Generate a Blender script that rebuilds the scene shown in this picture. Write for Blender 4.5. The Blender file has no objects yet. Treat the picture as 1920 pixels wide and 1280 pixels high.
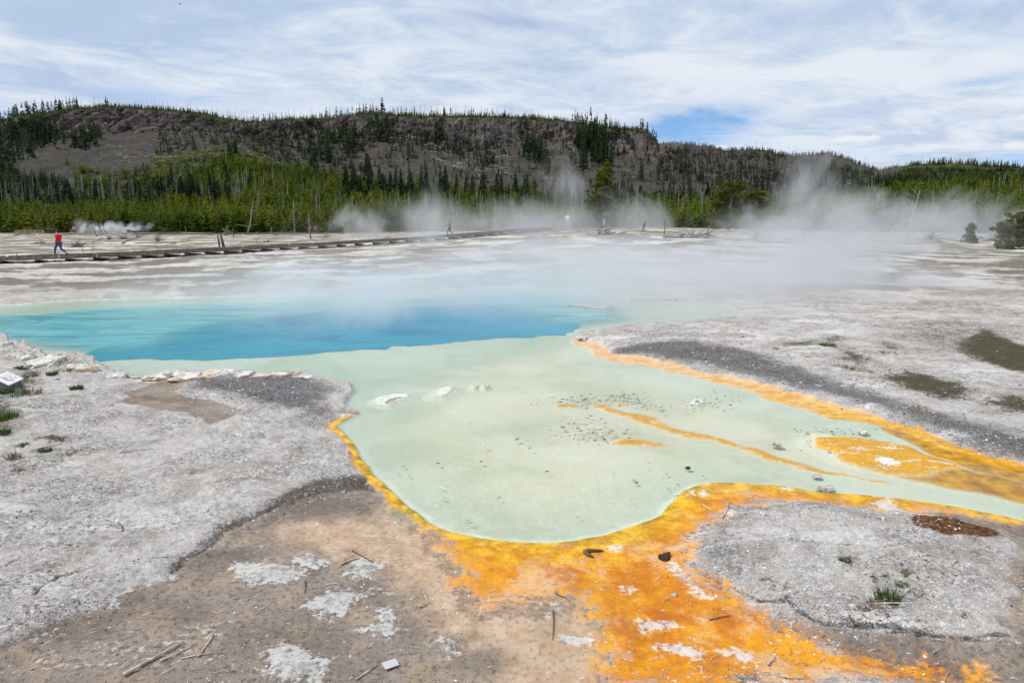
import bpy, bmesh, math, random
import numpy as np
from mathutils import Vector, Matrix
random.seed(7); RNG = np.random.default_rng(11)
SC = bpy.context.scene; C = SC.collection
R = math.radians

# ------------------------------------------------------------------ camera
F = 1280.0; H = 2.8; PIT = math.atan(222/1280.0)
cam = bpy.data.objects.new('camera', bpy.data.cameras.new('camera')); C.objects.link(cam)
cam.location = (0, 0, H); cam.rotation_euler = (R(90)-PIT, 0, 0)
cam.data.sensor_width = 36; cam.data.lens = 24; cam.data.clip_end = 8000; cam.data.clip_start = 0.05
SC.camera = cam
SC.view_settings.view_transform = 'Standard'; SC.view_settings.look = 'None'
SC.view_settings.exposure = 0.10; SC.view_settings.gamma = 1
SC.render.engine = 'CYCLES'
cy = SC.cycles
cy.max_bounces = 6; cy.diffuse_bounces = 2; cy.glossy_bounces = 2; cy.transmission_bounces = 2
cy.volume_bounces = 1; cy.transparent_max_bounces = 12; cy.volume_step_rate = 1.0; cy.volume_max_steps = 64
cy.use_denoising = True

# ------------------------------------------------------------------ node helper
class NT:
    def __init__(s, tree): s.t = tree; s.n = tree.nodes; s.l = tree.links
    def put(s, sock, v):
        if v is None: return
        if isinstance(v, bpy.types.NodeSocket): s.l.new(v, sock)
        else:
            if isinstance(v, (tuple, list)) and len(v) == 3 and sock.type == 'RGBA': v = (*v, 1)
            sock.default_value = v
    def node(s, typ, ins=None, **kw):
        n = s.n.new(typ)
        for k, v in kw.items(): setattr(n, k, v)
        for k, v in (ins or {}).items(): s.put(n.inputs[k], v)
        return n
    def m(s, op, a, b=None, c=None, clamp=False):
        n = s.node('ShaderNodeMath', operation=op, use_clamp=clamp)
        s.put(n.inputs[0], a); s.put(n.inputs[1], b); s.put(n.inputs[2], c)
        return n.outputs[0]
    def vm(s, op, a, b=None):
        n = s.node('ShaderNodeVectorMath', operation=op); s.put(n.inputs[0], a); s.put(n.inputs[1], b)
        return n.outputs['Value'] if op in ('LENGTH', 'DOT_PRODUCT', 'DISTANCE') else n.outputs[0]
    def mix(s, f, a, b, mode='MIX'):
        n = s.node('ShaderNodeMix', data_type='RGBA', blend_type=mode)
        s.put(n.inputs[0], f); s.put(n.inputs[6], a); s.put(n.inputs[7], b); return n.outputs[2]
    def noise(s, vec, scale, detail=4, rough=.55, dist=0, out=0):
        n = s.node('ShaderNodeTexNoise', {'Vector': vec, 'Scale': scale, 'Detail': detail, 'Roughness': rough, 'Distortion': dist})
        return n.outputs[out]
    def step(s, v, lo, hi, a=0., b=1.):
        n = s.node('ShaderNodeMapRange', {0: v, 1: lo, 2: hi, 3: a, 4: b}, interpolation_type='SMOOTHSTEP'); return n.outputs[0]
    def sep(s, v):
        n = s.node('ShaderNodeSeparateXYZ'); s.put(n.inputs[0], v); return n.outputs
    def comb(s, x, y, z):
        n = s.node('ShaderNodeCombineXYZ'); s.put(n.inputs[0], x); s.put(n.inputs[1], y); s.put(n.inputs[2], z); return n.outputs[0]
    def attr(s, name):
        n = s.node('ShaderNodeAttribute', attribute_name=name); return n
def newmat(name):
    m = bpy.data.materials.new(name); m.use_nodes = True; m.node_tree.nodes.clear()
    return m, NT(m.node_tree)
def out(nt, surf=None, vol=None):
    o = nt.node('ShaderNodeOutputMaterial')
    if surf is not None: nt.l.new(surf, o.inputs['Surface'])
    if vol is not None: nt.l.new(vol, o.inputs['Volume'])
def simple(name, col, rough=.85, var=.25, scale=8., bump=0., col2=None, rnd=0., spec=.3):
    m, nt = newmat(name)
    co = nt.node('ShaderNodeTexCoord').outputs['Object']
    n = nt.noise(co, scale, 5)
    c2 = col2 or tuple(c*(1-var) for c in col)
    c1 = tuple(min(1, c*(1+var)) for c in col)
    c = nt.mix(nt.step(n, .35, .65), c2, c1)
    if rnd:
        oi = nt.node('ShaderNodeObjectInfo').outputs['Random']
        k = nt.m('MULTIPLY_ADD', oi, rnd*2, 1-rnd)
        c = nt.mix(1., c, nt.comb(k, k, k), 'MULTIPLY')
    p = nt.node('ShaderNodeBsdfPrincipled', {'Base Color': c, 'Roughness': rough, 'Specular IOR Level': spec})
    if bump:
        b = nt.node('ShaderNodeBump', {'Strength': bump, 'Distance': .02, 'Height': n}); nt.l.new(b.outputs[0], p.inputs['Normal'])
    out(nt, p.outputs[0]); return m

# ------------------------------------------------------------------ pixels of the photograph (1920 wide) -> directions and places
def slope(px, py):
    """direction of a pixel: X/Y and Z/Y"""
    px = np.asarray(px, float); v = 640-np.asarray(py, float)
    fw = F*math.cos(PIT)+v*math.sin(PIT)
    return (px-960)/fw, (v*math.cos(PIT)-F*math.sin(PIT))/fw

# ------------------------------------------------------------------ world: sky with clouds, sun
SUN = Vector((-.80, -.12, 1.0)).normalized()
w = bpy.data.worlds.new('World'); SC.world = w; w.use_nodes = True; w.node_tree.nodes.clear()
nt = NT(w.node_tree)
sky = nt.node('ShaderNodeTexSky', sky_type='NISHITA', sun_disc=False, sun_elevation=math.asin(SUN.z),
              sun_rotation=math.atan2(SUN.x, SUN.y), altitude=2200, air_density=1.0, dust_density=.6, ozone_density=1.5)
bg1 = nt.node('ShaderNodeBackground', {'Color': nt.mix(1., sky.outputs[0], (.72, .95, 1.2), 'MULTIPLY'), 'Strength': .11})
d = nt.node('ShaderNodeTexCoord').outputs['Generated']
dx, dy, dz = nt.sep(d)
dzz = nt.m('ADD', nt.m('MAXIMUM', dz, 0.), .10)
pc = nt.comb(nt.m('DIVIDE', dx, dzz), nt.m('DIVIDE', dy, dzz), 0.)
pr = nt.node('ShaderNodeMapping', {'Vector': pc, 'Rotation': (0, 0, R(-24)), 'Scale': (1.0, 1.0, 1)}).outputs[0]
ps = nt.node('ShaderNodeMapping', {'Vector': pr, 'Scale': (.78, 1.0, 1), 'Location': (3.1, 1.7, 0)}).outputs[0]
n1 = nt.noise(ps, .55, 9, .62, .5)
n2 = nt.noise(ps, 1.5, 7, .6, .8)
n3 = nt.noise(ps, .38, 6, .5, .3)
n4 = nt.noise(ps, 3.2, 7, .65, 1.0)
gap = nt.m('MULTIPLY_ADD', nt.m('SUBTRACT', .5, n1), 1.8, 0.)
gap = nt.m('ADD', gap, nt.m('MULTIPLY', nt.m('SUBTRACT', n2, .5), .9))
# openings of blue, placed by their direction in the sky
for (gx, gy, rx, ry, rot, amp) in [(1320, 228, 115, 36, -10, 1.1), (1250, 262, 40, 16, 0, .5), (1840, 155, 110, 11, -8, .5), (1600, 215, 90, 22, -10, .5),
                                   (270, 182, 170, 22, 3, .75), (10, 215, 60, 18, 0, .8), (350, 112, 90, 18, 10, .35), (1000, 45, 150, 14, 8, .35),
                                   (1905, 295, 50, 14, 0, .5), (560, 190, 160, 20, 0, .3), (1500, 300, 140, 16, 0, .22)]:
    u, v = slope(gx, gy); u1, v1 = slope(gx+rx, gy); u2, v2 = slope(gx, gy-ry)
    su, sv = float(u1-u), float(v2-v)
    ddy = nt.m('MAXIMUM', dy, .01)
    ax = nt.m('SUBTRACT', nt.m('DIVIDE', dx, ddy), float(u)); az = nt.m('SUBTRACT', nt.m('DIVIDE', dz, ddy), float(v))
    ca, sa = math.cos(R(rot)), math.sin(R(rot))
    qx = nt.m('DIVIDE', nt.m('ADD', nt.m('MULTIPLY', ax, ca), nt.m('MULTIPLY', az, -sa)), su)
    qz = nt.m('DIVIDE', nt.m('ADD', nt.m('MULTIPLY', ax, sa), nt.m('MULTIPLY', az, ca)), sv)
    rr = nt.m('ADD', nt.m('MULTIPLY', qx, qx), nt.m('MULTIPLY', qz, qz))
    g = nt.m('MULTIPLY', nt.m('POWER', 2.718, nt.m('MULTIPLY', rr, -.7)), amp)
    g = nt.m('MULTIPLY', g, nt.m('GREATER_THAN', dy, 0.))
    gap = nt.m('ADD', gap, nt.m('MULTIPLY', g, nt.m('ADD', nt.m('MULTIPLY', n4, 2.6), -.45)))
gapf = nt.m('MULTIPLY', nt.step(gap, .0, 1.05), .95)
cc = nt.mix(nt.step(nt.m('ADD', nt.m('MULTIPLY', n3, .35), nt.m('ADD', nt.m('MULTIPLY', n2, .40), nt.m('MULTIPLY', n4, .25))), .41, .58), (.44, .555, .74), (.74, .79, .855))
# a few small cumulus heads low in the sky
for (gx, gy, rx, ry) in [(1612, 262, 40, 9), (1908, 276, 28, 14), (1345, 278, 22, 6), (1640, 258, 20, 6)]:
    u, v = slope(gx, gy); su = rx/1299.; sv = ry/1299.
    qx = nt.m('DIVIDE', nt.m('SUBTRACT', nt.m('DIVIDE', dx, ddy), float(u)), su); qz = nt.m('DIVIDE', nt.m('SUBTRACT', nt.m('DIVIDE', dz, ddy), float(v)), sv)
    rr = nt.m('ADD', nt.m('MULTIPLY', qx, qx), nt.m('MULTIPLY', qz, qz))
    hn = nt.noise(d, 60, 4, .6)
    e = nt.step(nt.m('ADD', rr, nt.m('MULTIPLY', nt.m('SUBTRACT', hn, .5), 2.4)), 1.25, .15)
    e = nt.m('MULTIPLY', nt.m('MULTIPLY', e, nt.m('GREATER_THAN', dy, 0.)), nt.step(qz, -.9, .3))
    cc = nt.mix(nt.m('MULTIPLY', e, .75), cc, (.84, .86, .89)); gapf = nt.m('MULTIPLY', gapf, nt.m('SUBTRACT', 1., e))
bg2 = nt.node('ShaderNodeBackground', {'Color': cc, 'Strength': 1.0})
mx = nt.node('ShaderNodeMixShader'); nt.l.new(gapf, mx.inputs[0]); nt.l.new(bg2.outputs[0], mx.inputs[1]); nt.l.new(bg1.outputs[0], mx.inputs[2])
wo = nt.node('ShaderNodeOutputWorld'); nt.l.new(mx.outputs[0], wo.inputs[0])
w.cycles.sampling_method = 'MANUAL'; w.cycles.sample_map_resolution = 512

sl = bpy.data.lights.new('sun', 'SUN'); sl.energy = 3.5; sl.angle = R(2.5); sl.color = (1, .965, .91)
sun = bpy.data.objects.new('sun', sl); C.objects.link(sun); sun.rotation_euler = SUN.to_track_quat('Z', 'Y').to_euler()

# ------------------------------------------------------------------ numpy noise
def _h(ix, iy, seed):
    n = (ix.astype(np.int64)*374761393 + iy.astype(np.int64)*668265263 + seed*982451653) & 0xffffffff
    n = ((n ^ (n >> 13))*1274126177) & 0xffffffff
    n = ((n ^ (n >> 16))*2246822519) & 0xffffffff
    return ((n ^ (n >> 15)) & 0xffffff)/16777215.0
def vn(x, y, seed=0):
    x0 = np.floor(x); y0 = np.floor(y); fx = x-x0; fy = y-y0
    fx = fx*fx*(3-2*fx); fy = fy*fy*(3-2*fy)
    a = _h(x0, y0, seed); b = _h(x0+1, y0, seed); c = _h(x0, y0+1, seed); d_ = _h(x0+1, y0+1, seed)
    return (a*(1-fx)+b*fx)*(1-fy)+(c*(1-fx)+d_*fx)*fy
def fbm(x, y, o=4, seed=0, g=.5):
    s = 0; a = 1.; t = 0
    for i in range(o):
        s = s+a*vn(x*2**i+17*i, y*2**i-9*i, seed+i); t += a; a *= g
    return s/t
def ss(a, b, x):
    t = np.clip((x-a)/(b-a), 0, 1); return t*t*(3-2*t)
def zbase(X, Y):
    X = np.asarray(X, float); Y = np.asarray(Y, float)
    u = X/np.maximum(Y, 1.)
    sy = np.where(Y < 95, 30., 70.)
    z = 1.9*np.exp(-(u-.2)**2/(2*.25**2)-((Y-95)**2)/(2*sy**2))*ss(20, 45, Y)
    z = z+ss(30, 70, Y)*.25*(fbm(X/14, Y/14, 3, 5)-.5)
    return z
def G(px, py, z0=0.):
    """place on the ground seen at a pixel"""
    u, t = slope(px, py)
    u = np.asarray(u); t = np.minimum(np.asarray(t), -1e-3)
    Y = (z0-H)/t
    for _ in range(14):
        Y = .5*Y+.5*np.clip((zbase(u*Y, Y)+z0-H)/t, 1, 190)
    return u*Y, Y

# ------------------------------------------------------------------ outlines traced on the ground
POOL = [(-260,560),(-120,585),(-60,600),(-40,640),(0,641),(18,643),(24,653),(60,659),(70,671),(95,678),(150,684),(183,683),(186,692),(200,690),(199,700),(232,697),(238,702),(272,703),(262,708),(280,712),(300,700),(330,695),(370,699),(430,698),(480,701),(545,697),(567,694),(580,700),(584,707),(620,712),(655,720),(668,733),(657,745),(651,757),(662,765),(672,775),(655,783),(632,799),(645,812),(662,830),(672,850),(684,868),(700,885),(720,905),(740,925),(760,945),(785,963),(815,983),(850,997),(900,1008),(960,1015),(1020,1016),(1080,1012),(1130,1003),(1190,985),(1235,965),(1262,940),(1280,920),(1310,908),(1345,904),(1400,905),(1440,907),(1480,912),(1540,922),(1580,925),(1640,930),(1700,935),(1800,950),(1880,965),(1960,985),(2200,1040),(3200,1240),(3200,1130),(2200,938),(1990,893),
 (1920,880),(1840,863),(1790,852),(1765,840),(1727,822),(1690,808),(1652,799),(1615,792),(1552,782),(1502,765),(1440,749),(1422,742),(1385,727),(1335,716),(1285,702),(1247,695),(1210,686),(1160,680),(1120,671),(1100,652),(1065,641),(1078,632),(1085,622),(1130,615),(1170,610),(1230,606),(1290,602),(1330,597),(1365,589),(1375,580),(1345,570),(1300,567),(1190,566),(1185,560),(1210,552),(1160,549),(1060,540),(960,534),(860,541),(760,550),(560,553),(380,557),(150,562),(0,573),(-120,572)]
DEEP = [(115,676),(150,678),(185,677),(245,673),(380,676),(480,670),(545,668),(550,667),(600,662),(650,657),(700,655),(725,656),(738,650),(800,647),(850,641),(940,634),(1000,632),(1060,628),(1078,620),(1095,612),(1060,590),(1000,572),(900,566),(760,572),(600,580),(450,592),(320,612),(240,640),(170,655)]
MID = [(-100,640),(-90,600),(-60,590),(60,583),(200,571),(400,565),(620,560),(800,555),(960,544),(1100,548),(1190,575),(1215,602),(1078,622),(1060,628),(940,634),(850,641),(800,645),(740,649),(600,662),(480,670),(380,676),(245,673),(185,678),(115,677),(60,664)]
ORANGE = [(632,798),(645,790),(675,776),(660,800),(690,860),(720,900),(765,940),(800,970),(860,993),(950,1010),(1050,1012),(1130,998),(1195,978),(1240,955),(1265,930),(1285,912),(1310,902),(1345,898),(1440,901),(1540,916),(1640,925),(1800,946),(1990,984),(2200,1034),(3200,1232),(3200,1262),(2200,1050),(1990,1004),(1920,987),(1820,967),(1740,958),(1690,972),(1660,968),(1600,960),(1520,950),(1440,947),(1380,957),(1345,985),(1310,1000),(1295,1020),(1290,1060),(1310,1085),(1360,1110),(1395,1145),(1450,1175),(1560,1235),(1650,1255),(1750,1262),(1860,1290),(1120,1320),(1135,1240),(1120,1185),(1080,1132),(1040,1120),(975,1150),(905,1150),(870,1110),(850,1060),(820,1020),(790,985),(760,955),(735,930),(715,905),(690,880),(668,845),(650,820)]
BAND = [(1065,640),(1085,634),(1130,652),(1145,665),(1185,670),(1247,682),(1290,691),(1310,700),(1360,707),(1410,720),(1440,728),(1502,747),(1552,760),(1595,770),(1640,782),(1665,792),(1715,803),(1765,822),(1815,842),(1865,860),(1920,872),(2100,905),(3200,1110),(3200,1136),(2100,922),(1920,884),(1840,866),(1790,856),(1765,844),(1727,826),(1690,811),(1652,801),(1615,794),(1552,784),(1502,767),(1440,751),(1385,729),(1335,718),(1285,704),(1247,697),(1210,688),(1160,682),(1120,673),(1100,654)]
PEACH = [(560,1000),(700,985),(760,950),(860,1060),(900,1130),(975,1140),(1050,1110),(1130,1190),(1130,1320),(985,1320),(960,1220),(860,1190),(800,1110),(700,1050),(600,1030)]
BROWN = [(-120,1330),(-120,1275),(0,1256),(60,1235),(110,1205),(170,1172),(215,1160),(230,1138),(260,1125),(320,1095),(375,1052),(430,1015),(480,990),(540,960),(590,945),(640,935),(690,925),(720,940),(760,965),(800,1040),(850,1120),(880,1180),(1000,1190),(1080,1150),(1140,1210),(1120,1340),(400,1400)]
BROWN2 = [(1700,960),(1800,965),(1920,985),(2100,1010),(2100,1340),(1800,1340),(1560,1236),(1440,1200),(1360,1140),(1300,1080),(1340,1095),(1400,1150),(1480,1180),(1540,1198),(1650,1212),(1760,1222),(1880,1222),(1875,1150),(1890,1080),(1900,1035),(1850,1006),(1780,986)]
STREAM = [(255,712),(262,706),(300,711),(345,718),(352,735),(330,748),(360,760),(420,772),(452,785),(430,800),(400,815),(380,805),(350,790),(300,785),(250,775),(232,768),(240,750),(270,735),(290,725)]
ORLEAK = [(246,715),(262,705),(290,707),(283,714),(300,718),(285,724),(262,722)]
DARKL = [(345,708),(440,716),(560,710),(600,720),(640,737),(620,760),(640,770),(648,785),(600,797),(560,788),(480,776),(420,766),(345,745),(330,728)]
DARKR = [(1145,662),(1220,652),(1300,650),(1400,670),(1480,697),(1560,727),(1640,752),(1720,777),(1800,802),(1920,835),(2100,870),(3200,1070),(3200,1105),(2100,900),(1920,868),(1865,855),(1815,838),(1765,815),(1715,800),(1660,780),(1600,765),(1500,740),(1410,715),(1300,690),(1200,672),(1150,668)]
DARKS = [(470,992),(530,952),(590,922),(650,903),(692,893),(706,925),(640,938),(580,958),(520,985),(430,1030),(375,1060),(320,1100),(315,1092),(370,1045),(420,1010)]
DARKB = [(60,1230),(100,1198),(160,1178),(230,1160),(290,1150),(240,1172),(170,1200),(110,1222),(40,1262),(-30,1280),(-30,1250)]
DARKI = [(1290,1050),(1330,985),(1400,955),(1500,950),(1600,968),(1690,985),(1720,1020),(1640,1000),(1560,985),(1450,985),(1400,1000),(1380,1040),(1430,1080),(1500,1130),(1560,1195),(1470,1170),(1380,1110),(1310,1080)]
RUST = [(1695,983),(1720,980),(1780,990),(1850,1008),(1872,1025),(1800,1032),(1740,1022),(1710,1005)]
VEG = [[(1790,655),(1840,628),(1880,645),(1920,660),(2050,690),(2050,725),(1920,716),(1870,702),(1830,690),(1795,670)],
       [(1640,722),(1700,712),(1780,725),(1830,745),(1830,767),(1760,767),(1690,747)], [(1825,768),(1900,758),(1990,785),(1990,806),(1880,794)],
       [(1540,644),(1570,641),(1580,652),(1550,656)], [(1575,672),(1600,670),(1632,690),(1615,700),(1570,690)], [(1460,655),(1540,650),(1520,662),(1470,661)],
       [(1650,655),(1680,655),(1685,668),(1655,665)]]
VEGW = [(1600,620),(1700,600),(1850,610),(2000,640),(2000,690),(1880,705),(1780,680),(1700,660),(1620,655)]
YEL = [[(1115,748),(1135,752),(1172,766),(1205,770),(1230,776),(1240,784),(1260,792),(1310,805),(1360,817),(1410,832),(1440,842),(1490,855),(1540,875),(1590,885),(1665,897),(1660,900),(1590,889),(1535,882),(1490,865),(1440,851),(1410,842),(1335,820),(1260,805),(1210,787),(1172,774),(1135,764),(1112,754)],
       [(1143,826),(1170,814),(1210,817),(1262,827),(1210,828)], [(1045,750),(1082,752),(1088,758),(1055,757)],
       [(1155,748),(1174,745),(1170,752),(1158,753)],
       [(1527,822),(1577,819),(1652,826),(1700,840),(1727,846),(1800,874),(1768,885),(1732,891),(1677,887),(1615,873),(1580,863),(1565,846),(1527,834)]]
FAN = [(1690,889),(1740,892),(1800,876),(1850,884),(1920,901),(2100,940),(3200,1170),(3200,1215),(2100,975),(1920,938),(1850,920),(1790,909),(1730,898)]
SEDIM = [(1080,642),(1130,690),(1500,780),(1700,840),(1960,920),(1960,960),(1540,910),(1330,890),(1260,920),(1230,950),(1130,990),(1020,1005),(900,995),(800,960),(720,880),(690,820),(760,740),(850,700),(950,668)]
ISLE = [(1497,806),(1527,806),(1600,815),(1700,838),(1800,874),(1768,884),(1732,889),(1690,880),(1615,870),(1580,860),(1550,842),(1515,828)]
PLATES = [[(440,1075),(480,1069),(548,1075),(570,1090),(542,1105),(512,1113),(470,1115),(445,1105)],
 [(655,1060),(688,1060),(720,1065),(718,1078),(700,1087),(697,1097),(667,1099),(655,1090),(664,1078),(649,1066)],
 [(569,1154),(622,1126),(640,1120),(664,1126),(714,1121),(717,1126),(670,1137),(652,1152),(643,1167),(631,1177),(599,1167)],
 [(682,1200),(711,1185),(717,1164),(732,1164),(732,1185),(756,1197),(726,1209),(700,1209)],
 [(504,1247),(539,1229),(569,1235),(590,1256),(607,1268),(600,1300),(520,1300)], [(824,1214),(857,1217),(860,1244),(830,1241)],
 [(548,1066),(587,1048),(608,1069),(590,1081)], [(1004,1161),(1031,1158),(1058,1155),(1037,1173)], [(1043,1214),(1064,1206),(1102,1206),(1102,1217),(1049,1223)],
 [(1197,1176),(1227,1170),(1266,1167),(1269,1185),(1227,1191),(1209,1200)], [(1230,1220),(1280,1217),(1316,1229),(1322,1256),(1295,1247),(1257,1232)],
 [(1142,1028),(1172,1028),(1165,1035),(1150,1035)], [(1168,1108),(1191,1108),(1185,1118),(1172,1118)], [(1349,1229),(1375,1228),(1405,1241),(1417,1259),(1387,1253)],
 [(1358,971),(1387,968),(1405,979),(1375,980)], [(1627,945),(1665,939),(1701,962),(1698,977),(1671,971)], [(1462,913),(1480,918),(1478,924),(1466,920)],
 [(1292,930),(1300,918),(1302,925),(1296,935)], [(1316,920),(1322,916),(1326,928),(1320,932)], [(1640,858),(1665,862),(1690,872),(1670,875),(1645,868)],
 [(165,1172),(215,1160),(260,1120),(320,1092),(316,1112),(258,1122),(222,1150),(212,1168)], [(1262,1066),(1280,1080),(1296,1100),(1316,1112),(1340,1130),(1310,1122),(1285,1105),(1262,1085)],
 [(60,985),(120,975),(200,965),(235,962),(150,985),(70,1000)], [(270,970),(330,955),(352,935),(345,960),(290,985)], [(700,748),(730,740),(764,739),(766,742),(735,752),(722,758),(710,755)]]
def world(poly, z0=0.):
    a = np.array(poly, float); X, Y = G(a[:, 0], a[:, 1], z0); return np.stack([X, Y], 1)
def sdf(P, poly, margin=3.0, far=3.0):
    """signed distance (negative inside) from points P (n,2) to a closed outline"""
    lo = poly.min(0)-margin; hi = poly.max(0)+margin
    res = np.full(len(P), float(far))
    sel = np.where((P[:, 0] > lo[0]) & (P[:, 0] < hi[0]) & (P[:, 1] > lo[1]) & (P[:, 1] < hi[1]))[0]
    if not len(sel): return res
    x = P[sel, 0]; y = P[sel, 1]; dmin = np.full(len(sel), 1e9); ins = np.zeros(len(sel), bool)
    n = len(poly)
    for i in range(n):
        ax, ay = poly[i]; bx, by = poly[(i+1) % n]; ex, ey = bx-ax, by-ay
        t = np.clip(((x-ax)*ex+(y-ay)*ey)/max(ex*ex+ey*ey, 1e-12), 0, 1)
        dmin = np.minimum(dmin, (x-ax-t*ex)**2+(y-ay-t*ey)**2)
        if ay != by:
            c = ((ay > y) != (by > y)) & (x < ex*(y-ay)/(by-ay)+ax); ins ^= c
    dd = np.sqrt(dmin); res[sel] = np.where(ins, -dd, dd); return res

def mesh_from(name, V, Fq, smooth=True):
    me = bpy.data.meshes.new(name); nv = len(V); k = Fq.shape[1]; nf = len(Fq)
    me.vertices.add(nv); me.vertices.foreach_set('co', np.ascontiguousarray(V, np.float32).ravel())
    me.loops.add(nf*k); me.loops.foreach_set('vertex_index', np.ascontiguousarray(Fq, np.int32).ravel())
    me.polygons.add(nf); me.polygons.foreach_set('loop_start', np.arange(0, nf*k, k, dtype=np.int32))
    me.polygons.foreach_set('use_smooth', np.full(nf, smooth)); me.update(calc_edges=True)
    return me
def setattrcol(me, name, rgb):
    a = me.attributes.new(name, 'FLOAT_COLOR', 'POINT'); c = np.ones((len(rgb), 4), np.float32); c[:, :3] = rgb; a.data.foreach_set('color', c.ravel())
def link(name, me, mat=None, parent=None):
    o = bpy.data.objects.new(name, me); C.objects.link(o)
    if mat and me is not None and not me.materials: me.materials.append(mat)
    if parent: o.parent = parent
    return o
def tag(o, label=None, cat=None, group=None, kind=None):
    if label: o['label'] = label
    if cat: o['category'] = cat
    if group: o['group'] = group
    if kind: o['kind'] = kind
    return o
def empty(name, loc, rz=0, s=1, label=None, cat=None, group=None):
    o = bpy.data.objects.new(name, None); C.objects.link(o); o.location = loc; o.rotation_euler = (0, 0, rz); o.scale = (s, s, s)
    return tag(o, label, cat, group)

# ------------------------------------------------------------------ the ground, one sheet
ths = np.concatenate([np.linspace(-180, -60, 60, endpoint=False), np.linspace(-60, -41, 60, endpoint=False), np.linspace(-41, 41, 1060, endpoint=False), np.linspace(41, 60, 60, endpoint=False), np.linspace(60, 180, 60, endpoint=False)])
ths = np.radians(ths)
rs = np.concatenate([[0.2, .6, 1.2, 1.8, 2.3, 2.7], 1/np.linspace(1/3.0, 1/170., 700), np.geomspace(180, 3500, 30)])
NT_, NR = len(ths), len(rs)
TT, RR = np.meshgrid(ths, rs)
X = (RR*np.sin(TT)).ravel(); Y = (RR*np.cos(TT)).ravel(); P = np.stack([X, Y], 1)
wob = np.stack([fbm(X*3, Y*3, 3, 31)-.5, fbm(X*3, Y*3, 3, 41)-.5], 1)
wr = np.clip(np.hypot(X, Y)/12, .25, 1.2)[:, None]
Pw = P+wob*.22*wr
def W(poly, s, z0=0., pts=None, margin=3.0):
    q = world(poly, z0); return np.clip(.5-sdf(Pw if pts is None else pts, q, margin)/s, 0, 1)
s_pool = sdf(P+wob*.10*wr, world(POOL), 4., 4.)
pool = np.clip(.5-s_pool/.25, 0, 1)
deep_q = world(DEEP); mid_q = world(MID)
s_deep = sdf(P+wob*.25, deep_q, 4, 4); s_mid = sdf(P+wob*.4, mid_q, 4, 4)
# deeper quickly behind the near ledge, slowly at the far side
nq = world(DEEP[:19]); nq = np.concatenate([nq, nq[::-1]]); dnear = np.abs(sdf(P+wob*.25, nq, 6, 6))
deepd = np.maximum(np.clip(-s_deep/4.0, 0, 1)**.9, np.where(s_deep < 0, .42, 0)*np.clip(-s_deep/.10, 0, 1)*np.exp(-dnear**2/(2*1.3**2)))
midd = np.clip(-s_mid/1.6, 0, 1)
orange = W(ORANGE, .8); band = W(BAND, .25)
RIMZ = [(600,792),(680,775),(1000,850),(1300,880),(1990,940),(1990,1015),(1700,960),(1340,960),(1240,1010),(1000,1050),(800,1020),(640,880)]
rimb = np.clip(.5-sdf(P, world(RIMZ))/.05, 0, 1)*np.clip(1.15-(s_pool-.01)/(.10+.16*fbm(X*2.5, Y*2.5, 3, 91)), 0, 1)*(s_pool > -.1)
orange = np.maximum(orange, rimb)
yel = np.zeros(len(X))
for q in YEL: yel = np.maximum(yel, W(q, .10))
FAN2 = [(1652,799),(1690,807),(1727,820),(1765,837),(1790,850),(1840,860),(1920,878),(2100,915),(3200,1132),(3200,1180),(2100,952),(1920,901),(1850,884),(1800,873),(1750,852),(1710,832),(1680,815)]
fan = np.maximum(W(FAN, .2), W(FAN2, .14))
peach = W(PEACH, .7); brown = np.maximum.reduce([W(BROWN, .35), W(BROWN2, .5), .6*W([(225,995),(300,1005),(350,1035),(335,1060),(270,1062),(235,1035)], .6), .45*W([(170,820),(260,800),(335,835),(330,870),(230,870)], 1.), .5*W([(1560,600),(1700,560),(1900,575),(2000,600),(2000,620),(1800,600)], 2.)]); stream = W(STREAM, .3)
dark = np.maximum.reduce([W(DARKL, .9)*.75, W(DARKR, .8)*.9, W(DARKS, .40), W(DARKB, .45), W(DARKI, .7)*.62])
veg = np.maximum.reduce([W(q, .7)*(1. if i == 0 else .8) for i, q in enumerate(VEG)]+[W(VEGW, 2.5)*.45]+[W(q_, s_)*w_ for q_, s_, w_ in (([(15,745),(20,725),(60,700),(78,715),(72,738),(50,748)], .5, .75), ([(-40,765),(10,762),(32,790),(20,830),(-40,830)], .5, .75), ([(50,852),(80,836),(150,842),(150,852),(100,860)], .3, .6), ([(1600,1095),(1660,1085),(1745,1100),(1720,1150),(1650,1160),(1600,1135)], .6, .55), ([(1555,1045),(1600,1035),(1625,1060),(1580,1068)], .3, .5), ([(30,690),(60,684),(160,690),(190,700),(100,704),(60,700)], .5, .55))])
CRACKS = [([(-20,1106),(36,1080),(92,1056),(130,1048)],.011),([(-20,1034),(20,1018),(62,1009)],.009),([(80,992),(120,980),(152,974)],.009),([(180,1006),(208,1000),(232,1010),(240,1022)],.010),([(60,1152),(105,1122),(150,1108)],.010),([(296,1072),(340,1066),(370,1062)],.012),
 ([(1480,1150),(1500,1166),(1528,1180),(1560,1194),(1600,1197),(1640,1200),(1690,1208),(1750,1218),(1800,1220),(1850,1218),(1884,1210)],.020),([(1345,1100),(1420,1140),(1475,1152)],.012),([(318,1096),(372,1056),(430,1016),(480,990),(540,950),(600,930),(690,905)],.03),([(10,960),(70,935),(130,925)],.012),([(280,905),(340,880),(420,870)],.012),([(500,880),(560,868),(610,872)],.012)]
crk = np.zeros(len(X))
for q_, w_ in CRACKS:
    a_ = world(q_); a_ = np.concatenate([a_, a_[::-1]]); dc_ = np.abs(sdf(P+wob*.16, a_, 1., 1.)); crk = np.maximum(crk, np.clip(1.15-dc_/(w_*1.6), 0, 1))
plate = np.zeros(len(X))
for q in PLATES: plate = np.maximum(plate, W(q, .20, pts=P+wob*.12*wr))
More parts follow.
